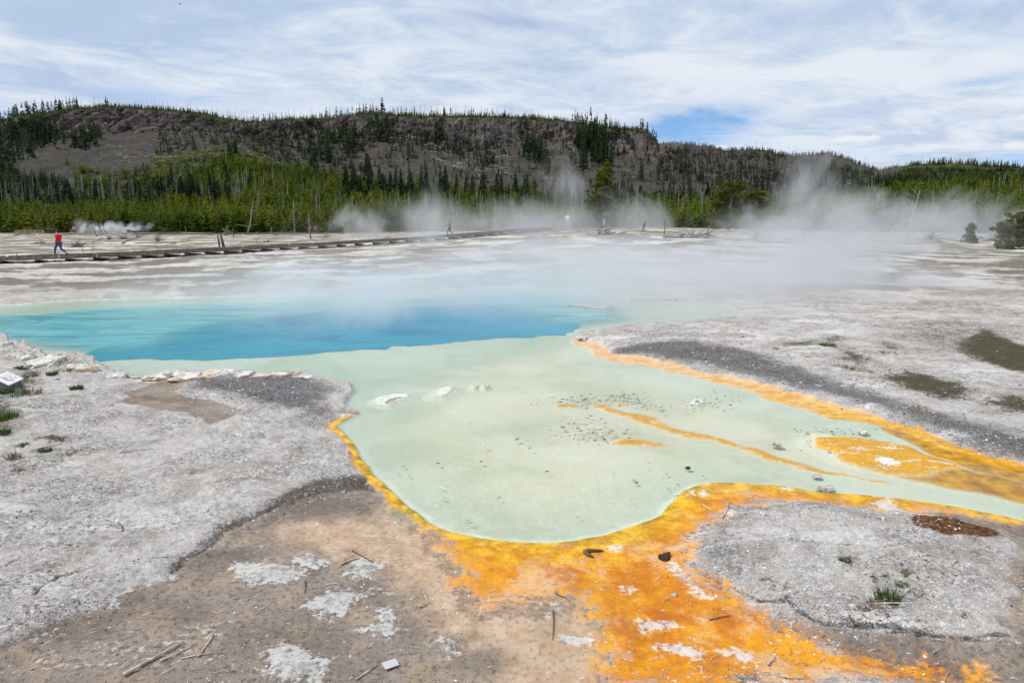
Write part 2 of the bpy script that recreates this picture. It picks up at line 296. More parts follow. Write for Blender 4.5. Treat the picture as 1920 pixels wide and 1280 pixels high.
rust = W(RUST, .2); dark = np.maximum(dark, crk); leak = W(ORLEAK, .15)
isle = W(ISLE, .3); sedim = W(SEDIM, 2.0)
U_ = X/np.maximum(Y, .5)
pxapprox = 960+U_*1250
rim = np.clip(1-(s_pool-.02)/.45, 0, 1)*ss(700, 640, pxapprox)*(Y > 2)*(Y < 30)*(1-np.clip(orange*1.6, 0, 1))
yband = np.clip(np.maximum(band*.55, orange*np.exp(-np.clip(s_pool, 0, 9)/.45)), 0, 1)
orr = np.clip(np.maximum.reduce([orange, band*.9, leak]), 0, 1)
farw = ss(22, 34, Y)
# heights
lump = (fbm(X/.30, Y/.30, 3, 3)-.5)*.085+(fbm(X/.06, Y/.06, 2, 9)-.5)*.036*(.5+fbm(X/1.1, Y/1.1, 2, 13))
ridgy = np.abs(fbm(X/.5+wob[:, 0], Y/.22, 3, 77)-.5)
flat = np.clip(np.maximum.reduce([orr, brown*.75, stream, plate*.6, peach*.6]), 0, 1)
near = (1-ss(14, 26, Y))
land = .012+.10*ss(0, .7, s_pool)*(1-orr*.9)*(1-.4*brown)+.05*ss(.3, 2.5, s_pool)*(1-orr*.8)
land = land+(lump*(1-.85*flat)+ridgy*.05*(1-flat)*.5)*ss(0, .15, s_pool)
land = land-.022*crk-.035*brown*(Y < 9)+plate*.012+stream*-.05
land = land+rim*.07*ss(0, .08, s_pool)*(fbm(X/.4, Y/.4, 3, 61)*1.6)
land = land+farw*(fbm(X/3, Y/3, 4, 21)-.5)*.22
# ledges of sinter at the near bank by the sign
lw = ss(240, 150, pxapprox)*(Y > 5)*(Y < 16)*np.clip(1-s_pool/1.1, 0, 1)*(s_pool > 0)
land = land+lw*(.10+.10*fbm(X/.6, Y/.3, 4, 88))+lw*.05*np.sign(np.sin(18*fbm(X/1.2, Y/.5, 3, 90)))
floor = -.022-.030*np.clip(-s_pool/.8, 0, 1)-.022*np.clip(-s_pool/3, 0, 1)-np.clip(-(s_mid+1.8)/1.6, 0, 1)*.7-2.6*np.clip(-(s_deep+1.9)/2.5, 0, 1)
lipw = np.exp(-(np.maximum(s_deep-.05, 0)/.30)**2)*(s_deep < 1.5)*(s_deep > -1.0)*np.exp(-(dnear/1.2)**2)
floor = floor*(1-lipw)-.010*lipw
floor = floor+(1-lipw*.8)*(fbm(X/.9, Y/.9, 3, 44)-.5)*.016+(fbm(X/.05, Y/.05, 2, 45)-.5)*.006+isle*.075+yel*.018+fan*.03
t = ss(-.04, .04, s_pool)
Z = zbase(X, Y)+floor*(1-t)+land*t
Z = np.where(Y < 1, np.minimum(Z, .1), Z)
idx = np.arange(NR*NT_).reshape(NR, NT_)
nx = np.roll(idx, -1, axis=1)
Fq = np.stack([idx[:-1].ravel(), idx[1:].ravel(), nx[1:].ravel(), nx[:-1].ravel()], 1)[:, ::-1]
V = np.stack([X, Y, Z], 1)
me = mesh_from('ground', V, Fq)
setattrcol(me, 'A', np.stack([pool, deepd, np.clip(midd, 0, 1)], 1))
setattrcol(me, 'B', np.stack([orr, yband, peach], 1))
setattrcol(me, 'C', np.stack([np.maximum(brown, stream), dark, veg], 1))
setattrcol(me, 'D', np.stack([plate, rust, rim], 1))
setattrcol(me, 'E', np.stack([yel, fan, sedim], 1))
gm, nt = newmat('ground')
pos = nt.node('ShaderNodeNewGeometry').outputs['Position']
A = nt.sep(nt.attr('A').outputs['Vector']); B = nt.sep(nt.attr('B').outputs['Vector']); Cc = nt.sep(nt.attr('C').outputs['Vector'])
D = nt.sep(nt.attr('D').outputs['Vector']); E = nt.sep(nt.attr('E').outputs['Vector'])
px_, py_, pz_ = nt.sep(pos)
flatp = nt.comb(px_, py_, 0.)
nA = nt.noise(flatp, 1.3, 6, .6); nB = nt.noise(flatp, 5., 6, .65); nC = nt.noise(flatp, 22., 5, .65); nD = nt.noise(flatp, 90., 3, .6)
def edge(w_, amp=.6, n=nB, soft=.12, n2=nC, amp2=.35):
    v = nt.m('ADD', w_, nt.m('MULTIPLY', nt.m('SUBTRACT', n, .5), amp)); v = nt.m('ADD', v, nt.m('MULTIPLY', nt.m('SUBTRACT', n2, .5), amp2))
    return nt.step(v, .5-soft, .5+soft)
# white sinter rubble, darker grit in its hollows
vor = nt.node('ShaderNodeTexVoronoi', {'Vector': nt.vm('ADD', flatp, nt.vm('SCALE', nt.noise(flatp, 9, 3, .6, 0, 1), None)), 'Scale': 34.}, feature='F1')
vcol = nt.sep(vor.outputs['Color'])[0]
rp = nt.node('ShaderNodeMapping', {'Vector': flatp, 'Rotation': (0, 0, R(-38)), 'Scale': (.45, 1.25, 1)}).outputs[0]
cr1 = nt.m('ABSOLUTE', nt.m('SUBTRACT', nt.noise(rp, 9, 5, .7, .4), .5)); cr2 = nt.m('ABSOLUTE', nt.m('SUBTRACT', nt.noise(rp, 24, 4, .7, .3), .5))
crack = nt.m('MAXIMUM', nt.step(cr1, .030, .0), nt.m('MULTIPLY', nt.step(cr2, .05, .0), .8))
crack = nt.m('MULTIPLY', crack, nt.step(nA, .30, .46))
grit = nt.step(nt.m('ADD', nt.m('MULTIPLY', nC, .6), nt.m('MULTIPLY', nD, .4)), .50, .425)
grit = nt.m('MAXIMUM', grit, crack)
gamt = nt.step(nt.m('ADD', nt.m('MULTIPLY', nA, .6), nt.m('MULTIPLY', nt.noise(flatp, .45, 5, .6), .4)), .40, .60)
white = nt.mix(nt.step(nB, .3, .7), (.64, .59, .55), (.92, .875, .835))
white = nt.mix(nt.m('MULTIPLY', nt.step(nA, .5, .75), .5), white, (.62, .54, .46))
gritc = nt.mix(nt.step(nA, .4, .65), (.085, .065, .05), (.17, .15, .135))
col = nt.mix(nt.m('MULTIPLY', grit, nt.m('MULTIPLY_ADD', gamt, -.86, 1.0)), white, gritc)
col = nt.mix(nt.m('MULTIPLY', nt.step(nt.noise(flatp, .9, 6, .7, .8), .53, .66), .55), col, (.30, .225, .16))
wp_ = nt.step(nt.m('ADD', nt.m('MULTIPLY', nt.noise(rp, 1.1, 6, .65, .5), .75), nt.m('MULTIPLY', nC, .25)), .555, .60)
col = nt.mix(nt.m('MULTIPLY', wp_, .8), col, (.86, .835, .81))
# the dark gravelly zones
dk = edge(Cc[1], 1.0, nB, .16, nC, 1.6)
dkc = nt.mix(nt.step(nC, .42, .60), (.040, .036, .036), (.20, .20, .215)); dkc = nt.mix(nt.step(nt.noise(flatp, 48, 3, .7), .56, .64), dkc, (.50, .50, .51))
dkc = nt.mix(nt.m('MULTIPLY', nt.m('MAXIMUM', nt.step(nA, .50, .62), nt.m('MULTIPLY', nt.step(px_, .5, -.8), nt.step(py_, 10., 8.))), .80), dkc, nt.mix(nt.step(nC, .42, .58), (.035, .022, .014), (.13, .088, .055)))
col = nt.mix(nt.m('MULTIPLY', dk, .85), col, dkc)
# damp grey-brown ground
br = edge(Cc[0], .9, nB, .10, nC, .6)
brc = nt.mix(nt.step(nA, .35, .65), (.20, .160, .130), (.32, .262, .215)); brc = nt.mix(nt.m('MULTIPLY', nt.step(nt.noise(flatp, 2.6, 5, .6, .6), .5, .68), .5), brc, (.40, .29, .18))
brc = nt.mix(nt.m('MULTIPLY', nt.step(nt.m('ADD', nt.m('MULTIPLY', nC, .6), nt.m('MULTIPLY', nD, .4)), .50, .41), .75), brc, (.085, .065, .05))
brc = nt.mix(nt.m('MULTIPLY', nt.step(nt.noise(flatp, 1.2, 5, .65, .4), .56, .66), .7), brc, (.13, .105, .085))
brc = nt.mix(nt.step(nt.noise(flatp, 75, 3), .66, .72), brc, (.55, .53, .5))
cp_ = nt.step(nt.m('ADD', nt.m('MULTIPLY', nt.noise(rp, 1.6, 5, .65, .6), .6), nt.m('MULTIPLY', nC, .4)), .575, .61)
brc = nt.mix(nt.m('MULTIPLY', cp_, .8), brc, nt.mix(nt.step(nD, .4, .6), (.42, .40, .38), (.66, .65, .63)))
col = nt.mix(br, col, brc)
# far field: moss, bare brown soil and white sheets, patch by patch
fw = nt.step(py_, 20., 32.)
f1 = nt.noise(flatp, .22, 8, .62); f2 = nt.noise(nt.vm('ADD', flatp, (31., 7., 0.)), .16, 8, .62); f3 = nt.noise(flatp, .9, 5, .6)
white_f = nt.mix(f3, (.52, .48, .43), (.72, .69, .65))
fcol = nt.mix(nt.step(nt.m('ADD', nt.m('MULTIPLY', f1, .8), nt.m('MULTIPLY', f3, .2)), .46, .52), white_f, nt.mix(f3, (.15, .12, .10), (.27, .22, .18)))
farther = nt.step(py_, 45., 90.)
fcol = nt.mix(nt.m('MULTIPLY', nt.step(nt.m('ADD', nt.m('MULTIPLY', f2, .8), nt.m('MULTIPLY', f3, .2)), .46, .52), nt.m('MULTIPLY_ADD', farther, .4, .3)), fcol, nt.mix(f3, (.105, .10, .038), (.20, .17, .09)))
col = nt.mix(fw, col, fcol)
# plants
vsp = nt.m('MULTIPLY', nt.step(nt.noise(flatp, .55, 4, .6), .50, .60), nt.m('MULTIPLY', nt.step(px_, 2.5, 5.), nt.step(py_, 8.5, 11.)))
vg = nt.m('MAXIMUM', edge(Cc[2], 1.3, nB, .14, nC, 1.8), nt.m('MULTIPLY', vsp, nt.step(nt.noise(flatp, 7, 5, .7), .56, .62)))
vgc = nt.mix(nt.step(nC, .4, .6), (.05, .035, .025), (.14, .105, .055)); vgc = nt.mix(nt.m('MULTIPLY', nt.step(nB, .45, .6), .6), vgc, (.10, .115, .055))
col = nt.mix(vg, col, vgc)
# microbial mats
pe = nt.step(nt.m('ADD', B[2], nt.m('MULTIPLY', nt.m('SUBTRACT', nB, .5), 1.0)), .02, .62)
peb = nt.mix(nt.step(nB, .4, .65), (.52, .35, .21), (.60, .45, .33)); peb = nt.mix(nt.m('MULTIPLY', nt.step(nC, .48, .38), .6), peb, (.30, .22, .16))
col = nt.mix(nt.m('MULTIPLY', pe, .85), col, peb)
og = edge(B[0], 1.1, nB, .16, nC, .8)
ogc = nt.mix(nt.step(nt.m('ADD', nt.m('MULTIPLY', nA, .5), nt.m('MULTIPLY', nB, .5)), .38, .60), (.48, .150, .004), (.68, .295, .006))
ogc = nt.mix(nt.m('MULTIPLY', nt.step(nt.noise(flatp, 1.6, 6, .65, .5), .50, .62), .85), ogc, (.62, .38, .19))
ogc = nt.mix(nt.m('MULTIPLY', nt.step(nt.noise(nt.vm('ADD', flatp, (3., 3., 0.)), 1.7, 7, .7), .52, .64), .7), ogc, (.42, .10, .006))
ylc = nt.mix(nt.step(nB, .35, .65), (.40, .22, .006), (.78, .45, .010))
ogc = nt.mix(nt.step(nt.m('ADD', B[1], nt.m('MULTIPLY', nt.m('SUBTRACT', nB, .5), .7)), .18, .75), ogc, ylc)
ogc = nt.mix(nt.m('MULTIPLY', nt.step(nt.m('ADD', nt.m('MULTIPLY', nC, .5), nt.m('MULTIPLY', nD, .5)), .475, .39), .75), ogc, (.27, .11, .015))
ogc = nt.mix(nt.m('MULTIPLY', nt.step(B[1], .45, .95), nt.m('MULTIPLY', nt.step(nB, .56, .42), .8)), ogc, (.26, .17, .01))
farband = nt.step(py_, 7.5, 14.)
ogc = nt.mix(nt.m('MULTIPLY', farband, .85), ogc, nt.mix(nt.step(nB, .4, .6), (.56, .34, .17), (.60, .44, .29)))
fl = nt.node('ShaderNodeTexVoronoi', {'Vector': nt.vm('ADD', flatp, nt.vm('SCALE', nt.noise(flatp, 6, 3, .6, 0, 1), None)), 'Scale': 5.}, feature='F1')
flake = nt.m('MULTIPLY', nt.step(nt.m('ADD', fl.outputs['Distance'], nt.m('MULTIPLY', nC, .6)), .46, .42), nt.step(nt.noise(flatp, 1.1, 3), .47, .52))
ogc = nt.mix(nt.m('MULTIPLY', flake, .9), ogc, nt.mix(nC, (.34, .31, .28), (.58, .55, .52)))
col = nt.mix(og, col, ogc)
ru = edge(D[1], .5); col = nt.mix(ru, col, nt.mix(nt.step(nC, .4, .6), (.07, .03, .015), (.27, .12, .04)))
pl = edge(D[0], 1.4, nB, .12, nC, 1.7); col = nt.mix(nt.m('MULTIPLY', pl, .78), col, nt.mix(nt.step(nt.m('ADD', nt.m('MULTIPLY', nC, .5), nt.m('MULTIPLY', nB, .5)), .40, .56), (.30, .28, .26), (.60, .60, .575)))
rimf = nt.m('MULTIPLY', edge(D[2], 1.3, nB, .16, nC, 1.2), nt.step(py_, 18., 15.))
col = nt.mix(rimf, col, nt.mix(nt.step(nC, .40, .56), (.50, .45, .39), (.74, .71, .67)))
# pool floor
fl1 = nt.noise(flatp, .35, 4, .5)
flc = nt.mix(nt.step(fl1, .35, .65), (.475, .475, .365), (.54, .53, .435))
flc = nt.mix(nt.m('MULTIPLY', nt.step(nt.noise(flatp, 1.4, 5, .7, 1.5), .52, .66), nt.m('MULTIPLY_ADD', E[2], .35, .05)), flc, (.47, .60, .52))
flc = nt.mix(nt.m('MULTIPLY', nt.step(nt.noise(flatp, .5, 5, .6, .5), .46, .62), .55), flc, (.375, .40, .285))
flc = nt.mix(nt.m('MULTIPLY', nt.step(nt.noise(flatp, 60, 3, .7), .40, .30), .5), flc, (.22, .23, .17))
flc = nt.mix(nt.m('MULTIPLY', nt.step(nt.noise(flatp, 26, 4, .7), .36, .29), .6), flc, (.20, .20, .15))
flc = nt.mix(nt.step(nt.noise(flatp, 38, 2, .5), .74, .78), flc, (.75, .75, .72))
flc = nt.mix(nt.m('MULTIPLY', nt.step(nt.m('ADD', A[0], nt.m('MULTIPLY', nt.m('SUBTRACT', nB, .5), .9)), 1.05, .62), nt.m('MULTIPLY', nt.step(py_, 9.5, 6.), .8)), flc, nt.mix(nB, (.62, .60, .50), (.70, .69, .62)))
yl = edge(E[0], .5, nB, .2); yl = nt.m('MULTIPLY', yl, .96); flc = nt.mix(yl, flc, nt.mix(nt.step(nC, .35, .65), (.56, .27, .02), (.70, .42, .07)))
flc = nt.mix(nt.m('MULTIPLY', nt.step(nt.m('ADD', E[0], nt.m('MULTIPLY', nt.m('SUBTRACT', nB, .5), .8)), .75, 1.05), .7), flc, (.46, .23, .008))
yl2 = nt.m('MULTIPLY', yl, nt.step(nt.m('ADD', nt.m('MULTIPLY', nt.noise(rp, 4.5, 6, .7, .6), .6), nt.m('MULTIPLY', nC, .4)), .54, .58)); flc = nt.mix(nt.m('MULTIPLY', yl2, .8), flc, nt.mix(nD, (.45, .42, .38), (.70, .68, .64)))
fn = edge(E[1], .5, nB, .25); flc = nt.mix(fn, flc, nt.mix(nt.step(nB, .35, .65), (.30, .125, .005), (.56, .29, .008)))
flc = nt.mix(nt.m('MULTIPLY', pl, 1.), flc, nt.mix(nC, (.45, .44, .42), (.74, .73, .71)))
spk = nt.m('MULTIPLY', nt.step(nt.noise(flatp, 7, 5, .7), .60, .66), nt.step(D[2], 2., 3.))
pool_m = nt.step(A[0], .44, .56)
col = nt.mix(pool_m, col, flc)
wet = nt.m('MAXIMUM', og, nt.m('MULTIPLY', br, .35))
rough = nt.m('MULTIPLY_ADD', nt.m('MULTIPLY', wet, nt.step(nB, .35, .6)), -.42, .92)
bs = nt.node('ShaderNodeBsdfPrincipled', {'Base Color': col, 'Roughness': rough, 'Specular IOR Level': .25})
hgt = nt.m('ADD', nt.m('MULTIPLY', nC, .6), nt.m('ADD', nt.m('MULTIPLY', nD, .25), nt.m('MULTIPLY', vor.outputs['Distance'], .5)))
bstr = nt.m('MULTIPLY_ADD', nt.m('MAXIMUM', nt.m('MAXIMUM', og, pool_m), nt.m('MULTIPLY', br, .55)), -.75, .9)
bp = nt.node('ShaderNodeBump', {'Strength': bstr, 'Distance': .035, 'Height': hgt}); nt.l.new(bp.outputs[0], bs.inputs['Normal'])
out(nt, bs.outputs[0])
ground = link('ground', me, gm); tag(ground, kind='structure')

# ------------------------------------------------------------------ water of the hot spring
inp = (s_pool < .25)
fm = inp[Fq].any(1); Fw = Fq[fm]; used = np.unique(Fw); remap = np.full(len(X), -1); remap[used] = np.arange(len(used))
Vw = V[used].copy(); Vw[:, 2] = 0.0
mw = mesh_from('water', Vw, remap[Fw])
setattrcol(mw, 'A', np.stack([pool, deepd, midd], 1)[used])
setattrcol(mw, 'E', np.stack([yel, fan, sedim], 1)[used])
wm, nt = newmat('water')
pos = nt.node('ShaderNodeNewGeometry').outputs['Position']
A = nt.sep(nt.attr('A').outputs['Vector']); E = nt.sep(nt.attr('E').outputs['Vector'])
st = nt.node('ShaderNodeMapping', {'Vector': pos, 'Rotation': (0, 0, R(8)), 'Scale': (.45, 1.3, 1)}).outputs[0]
rn = nt.noise(st, 9, 4, .6, .6)
nL = nt.noise(st, .8, 5, .6, 1.2)
posx = nt.sep(pos)[0]
deepc = nt.mix(nt.step(nt.m('ADD', A[1], nt.m('MULTIPLY', nt.m('SUBTRACT', nL, .5), .5)), .12, .6), (.008, .25, .33), (.006, .215, .34))
deepc = nt.mix(nt.step(posx, -9., -2.5), nt.mix(.5, deepc, (.004, .20, .22)), deepc)
streak = nt.step(nt.noise(st, .55, 6, .65, 1.6), .50, .60)
deepc = nt.mix(nt.m('MULTIPLY', streak, nt.step(posx, 0., -5., .35, .8)), deepc, (.006, .13, .24))
midc = nt.mix(nt.step(nL, .35, .65), (.07, .36, .40), (.17, .46, .47))
dfac = nt.step(nt.m('ADD', A[1], nt.m('MULTIPLY', nt.m('SUBTRACT', nL, .5), .40)), .02, .34)
midc = nt.mix(nt.m('MULTIPLY', nt.step(nt.noise(st, .7, 6, .65, 1.8), .50, .60), .65), midc, (.015, .16, .21))
wc = nt.mix(dfac, midc, deepc)
scf = nt.m('MAXIMUM', nt.m('MULTIPLY', dfac, .95), nt.m('MULTIPLY', nt.step(A[2], 0., 1.), .80))
scf = nt.m('MAXIMUM', scf, nt.m('MULTIPLY', nt.m('MULTIPLY_ADD', E[2], -.05, .055), nt.m('SUBTRACT', 1., nt.m('MAXIMUM', E[1], E[0]))))
tint = nt.mix(E[2], (.90, .975, .985), (.975, .985, .96))
tr = nt.node('ShaderNodeBsdfTransparent', {'Color': tint})
df = nt.node('ShaderNodeBsdfDiffuse', {'Color': wc})
bpn = nt.node('ShaderNodeBump', {'Strength': .35, 'Distance': .012, 'Height': rn})
nt.l.new(bpn.outputs[0], df.inputs['Normal'])
m1 = nt.node('ShaderNodeMixShader'); nt.l.new(scf, m1.inputs[0]); nt.l.new(tr.outputs[0], m1.inputs[1]); nt.l.new(df.outputs[0], m1.inputs[2])
gl = nt.node('ShaderNodeBsdfGlossy', {'Color': (1, 1, 1, 1), 'Roughness': .08, 'Normal': bpn.outputs[0]})
fr = nt.node('ShaderNodeFresnel', {'IOR': 1.33, 'Normal': bpn.outputs[0]})
m2 = nt.node('ShaderNodeMixShader'); nt.l.new(nt.m('MULTIPLY', fr.outputs[0], .55), m2.inputs[0]); nt.l.new(m1.outputs[0], m2.inputs[1]); nt.l.new(gl.outputs[0], m2.inputs[2])
out(nt, m2.outputs[0])
water = link('water', mw, wm); tag(water, kind='structure')

# ------------------------------------------------------------------ hills
RX = [-900,-300,0,40,60,100,150,200,250,300,350,400,430,480,550,640,700,730,800,900,960,1000,1060,1100,1150,1200,1215,1232,1280,1320,1350,1400,1430,1450,1475,1510,1540,1570,1600,1645,1680,1710,1760,1850,1920,2300,2900]
RY = [300,262,237,226,216,211,205,201,200,204,207,212,220,228,223,221,213,214,217,217,219,219,227,235,240,243,253,273,270,275,284,280,282,288,293,291,288,295,308,321,312,307,308,312,316,335,350]
rows = [(175, [(-900,436),(0,438),(700,436),(1000,433),(1500,433),(2900,436)]),
        (240, [(-900,405),(0,408),(500,402),(700,402),(1000,408),(1500,405),(1700,390),(2900,385)]),
        (330, [(-900,372),(0,372),(450,350),(700,362),(1000,374),(1300,375),(1500,372),(1700,352),(2900,345)]),
        (430, [(-900,340),(0,330),(300,305),(450,300),(560,320),(700,338),(1000,350),(1300,352),(1500,350),(1700,336),(2900,340)]),
        (540, [(-900,320),(0,285),(200,272),(440,268),(560,293),(700,300),(1000,306),(1150,308),(1230,318),(1400,325),(1600,335),(1750,326),(2900,345)]),
        (600, [(-900,312),(0,262),(200,257),(400,250),(560,262),(700,258),(850,266),(1000,278),(1150,284),(1230,300),(1400,308),(1600,327),(1750,318),(2900,342)])]
ridge = lambda x: np.interp(x, RX, RY)
def hill_z(u, Yv):
    """height of the hills at X/Y = u and distance Yv"""
    px = 960+u*1299.
    rid = ridge(px)
    ys = [np.interp(px, [a for a, b in tb], [b for a, b in tb]) for _, tb in rows]
    Ys = [r for r, _ in rows]+[655, 770, 1100, 2000]
    ys += [rid+7, rid, rid+30, rid+70]
    ys[5] = np.maximum(ys[5], rid+12); ys[4] = np.maximum(ys[4], ys[5]+8)
    zs = [H+Ys[i]*slope(960, ys[i])[1] for i in range(len(ys))]
    z = np.zeros_like(px)+zs[0]
    for i in range(len(Ys)-1):
        k = (Yv >= Ys[i]) & (Yv < Ys[i+1]); tt = (Yv-Ys[i])/(Ys[i+1]-Ys[i])
        z = np.where(k, zs[i]*(1-tt)+zs[i+1]*tt, z)
    z = np.where(Yv >= Ys[-1], zs[-1], z)
    Xv = u*Yv
    cl = ss(585, 605, Yv)*(1-ss(650, 664, Yv))*ss(1330, 1180, px)
    z = z+cl*(np.abs(fbm(Xv/18, Yv/30, 5, 71, .6)-.5)*-16+3)
    z = z+ss(240, 420, Yv)*(1-ss(640, 760, Yv))*((fbm(Xv/50, Yv/70, 5, 72)-.5)*12+(fbm(Xv/9, Yv/9, 3, 73)-.5)*3.5)
    z = z+ss(180, 300, Yv)*(1-ss(300, 450, Yv))*(fbm(Xv/30, Yv/30, 3, 75)-.5)*5
    z = z-(1-ss(165, 185, Yv))*3
    return z
us = np.concatenate([np.linspace(-2.2, -.85, 120, endpoint=False), np.linspace(-.85, .85, 1100), np.linspace(.86, 2.2, 120)])
Yh = np.concatenate([np.linspace(160, 590, 150, endpoint=False), np.linspace(590, 670, 110, endpoint=False), np.linspace(670, 800, 40, endpoint=False), np.geomspace(800, 2600, 25)])
UU, YY = np.meshgrid(us, Yh); UU = UU.ravel(); YY = YY.ravel()
ZZ = hill_z(UU, YY); XX = UU*YY
# push the cliff face in and out so that it stands in buttresses
cl = ss(585, 605, YY)*(1-ss(652, 700, YY))*ss(1340, 1200, 960+UU*1299)
YY2 = YY+cl*(np.abs(fbm(XX/9, ZZ/22, 5, 81, .62)-.5)*34-4+np.abs(fbm(XX/3, ZZ/7, 3, 82, .6)-.5)*9)
Vh = np.stack([XX, YY2, ZZ], 1); nh, nw = len(Yh), len(us)
ih = np.arange(nh*nw).reshape(nh, nw)
Fh = np.stack([ih[:-1, :-1].ravel(), ih[:-1, 1:].ravel(), ih[1:, 1:].ravel(), ih[1:, :-1].ravel()], 1)
mh = mesh_from('hills', Vh, Fh)
pxh = 960+UU*1299
rockw = cl; greenw = np.maximum.reduce([ss(655, 690, YY), (1-ss(330, 440, YY)), (1-ss(430, 560, YY))*ss(250, 330, pxh)*(1-ss(560, 700, pxh)), ss(1560, 1750, pxh)*.8])
setattrcol(mh, 'A', np.stack([rockw, greenw, ss(1230, 1300, pxh)], 1))
hm, nt = newmat('hills')
pos = nt.node('ShaderNodeNewGeometry').outputs['Position']; A = nt.sep(nt.attr('A').outputs['Vector'])
sx, sy_, sz = nt.sep(pos)
rv = nt.comb(sx, nt.m('MULTIPLY', sy_, .3), nt.m('MULTIPLY', sz, .45))
r1 = nt.noise(rv, .09, 8, .7, .6); r2 = nt.noise(rv, .5, 5, .7); r3 = nt.noise(pos, .03, 5, .6)
rock = nt.mix(nt.step(r1, .35, .62), (.022, .020, .021), (.140, .116, .104)); rock = nt.mix(nt.m('MULTIPLY', nt.step(r2, .5, .35), .6), rock, (.02, .019, .02))
rock = nt.mix(nt.m('MULTIPLY', nt.step(r2, .56, .66), .6), rock, (.20, .165, .145))
tal = nt.mix(nt.step(r3, .4, .62), (.062, .055, .050), (.105, .085, .075)); tal = nt.mix(nt.m('MULTIPLY', nt.step(nt.noise(pos, .7, 4, .7), .48, .36), .6), tal, (.04, .036, .036))
tal = nt.mix(nt.m('MULTIPLY', nt.step(nt.noise(pos, .5, 5, .75), .62, .70), .5), tal, (.21, .195, .18))
tal = nt.mix(nt.m('MULTIPLY', nt.step(nt.noise(pos, .03, 8, .75), .50, .58), .5), tal, (.042, .055, .018))
c = nt.mix(nt.step(nt.m('ADD', A[0], nt.m('MULTIPLY', nt.m('SUBTRACT', r1, .5), .8)), .35, .65), tal, rock)
grn = nt.mix(nt.step(nt.noise(pos, .12, 4), .4, .6), (.035, .045, .012), (.085, .095, .025))
c = nt.mix(nt.step(nt.m('ADD', A[1], nt.m('MULTIPLY', nt.m('SUBTRACT', nt.noise(pos, .04, 6, .65), .5), 1.0)), .42, .62), c, grn)
bs = nt.node('ShaderNodeBsdfPrincipled', {'Base Color': c, 'Roughness': .95, 'Specular IOR Level': .1})
bp = nt.node('ShaderNodeBump', {'Strength': 1., 'Distance': 5., 'Height': nt.m('ADD', r1, nt.m('MULTIPLY', r2, .5))}); nt.l.new(bp.outputs[0], bs.inputs['Normal'])
out(nt, bs.outputs[0])
hills = link('hills', mh, hm); tag(hills, kind='structure')
YS = np.concatenate([np.linspace(178, 600, 170), np.linspace(601, 800, 160)])
def hill_hit(px, py):
    u, t = slope(px, py); u = np.atleast_1d(u); t = np.atleast_1d(t)
    best = np.full(len(u), np.nan); prev = None
    for yv in YS:
        z = hill_z(u, np.full(len(u), yv)); ray = H+t*yv; k = np.isnan(best) & (z >= ray); best[k] = yv
    ok = ~np.isnan(best); best = np.where(ok, best, 175.); z = hill_z(u, best)
    return u*best, best, z, ok
# ------------------------------------------------------------------ vegetation on the hills and at the forest edge
def foliage_mat(name, c1, c2, rough=.8):
    m, nt = newmat(name)
    at = nt.attr('tone'); oi = nt.node('ShaderNodeObjectInfo').outputs['Random']
    pos = nt.node('ShaderNodeNewGeometry').outputs['Position']
    f = nt.m('ADD', nt.m('MULTIPLY', at.outputs['Fac'], .75), nt.m('MULTIPLY', oi, .25))
    c = nt.mix(f, c1, c2)
    c = nt.mix(nt.step(nt.noise(pos, .045, 4), .42, .60), c, nt.mix(1., c, (.50, .62, .75), 'MULTIPLY'))
    p = nt.node('ShaderNodeBsdfPrincipled', {'Base Color': c, 'Roughness': rough, 'Specular IOR Level': .15})
    tl = nt.node('ShaderNodeBsdfTranslucent', {'Color': c}); mxs = nt.node('ShaderNodeMixShader', {0: .25})
    nt.l.new(p.outputs[0], mxs.inputs[1]); nt.l.new(tl.outputs[0], mxs.inputs[2]); out(nt, mxs.outputs[0]); return m
M_young = foliage_mat('young_pine_needles', (.075, .105, .008), (.215, .24, .016))
M_dark = foliage_mat('spruce_needles', (.015, .030, .012), (.045, .070, .022))
M_hill = foliage_mat('hill_needles', (.02, .038, .010), (.07, .095, .02))
M_hero = foliage_mat('lodgepole_needles', (.06, .09, .012), (.23, .21, .022))
M_bark = simple('bark', (.16, .13, .11), .95, .3, 6)
M_snag = simple('weathered_wood', (.27, .255, .245), .9, .35, 9, rnd=.25)
M_snagd = simple('dark_weathered_wood', (.17, .155, .15), .9, .4, 9, rnd=.25)
M_char = simple('driftwood_grey', (.24, .22, .21), .9, .45, 14, rnd=.3)

def tris_conifer(nb, wid, seed, base=.08, droop=.25, power=1.0, tw=.30):
    """unit-height crown: nb drooping sprays round a stem, as loose triangles"""
    r = np.random.default_rng(seed)
    h = base+(1-base)*r.random(nb)**.85; h = np.sort(h)
    az = r.random(nb)*2*math.pi
    L = wid*(1-h)**power*(.55+.6*r.random(nb))+.018
    lop = 1+.25*np.cos(az-r.random()*6.28); L = L*lop
    d = np.stack([np.cos(az), np.sin(az)], 1); s_ = np.stack([-np.sin(az), np.cos(az)], 1)
    k = tw*L*(.7+.6*r.random(nb))+.008
    z1 = h-L*droop+r.normal(0, .01, nb)
    a = np.concatenate([d*(L*.05)[:, None], (h+.03)[:, None]], 1)
    b = np.concatenate([d*L[:, None]+s_*k[:, None], (z1)[:, None]], 1)
    c = np.concatenate([d*L[:, None]-s_*k[:, None], (z1-.02)[:, None]], 1)
    V_ = np.stack([a, b, c], 1).reshape(-1, 3); tone = np.repeat(r.random(nb), 3)
    top = np.array([[0, 0, 1.0], [.012, 0, .8], [-.012, .006, .8]]); V_ = np.concatenate([V_, top]); tone = np.concatenate([tone, [.5]*3])
    return V_, tone
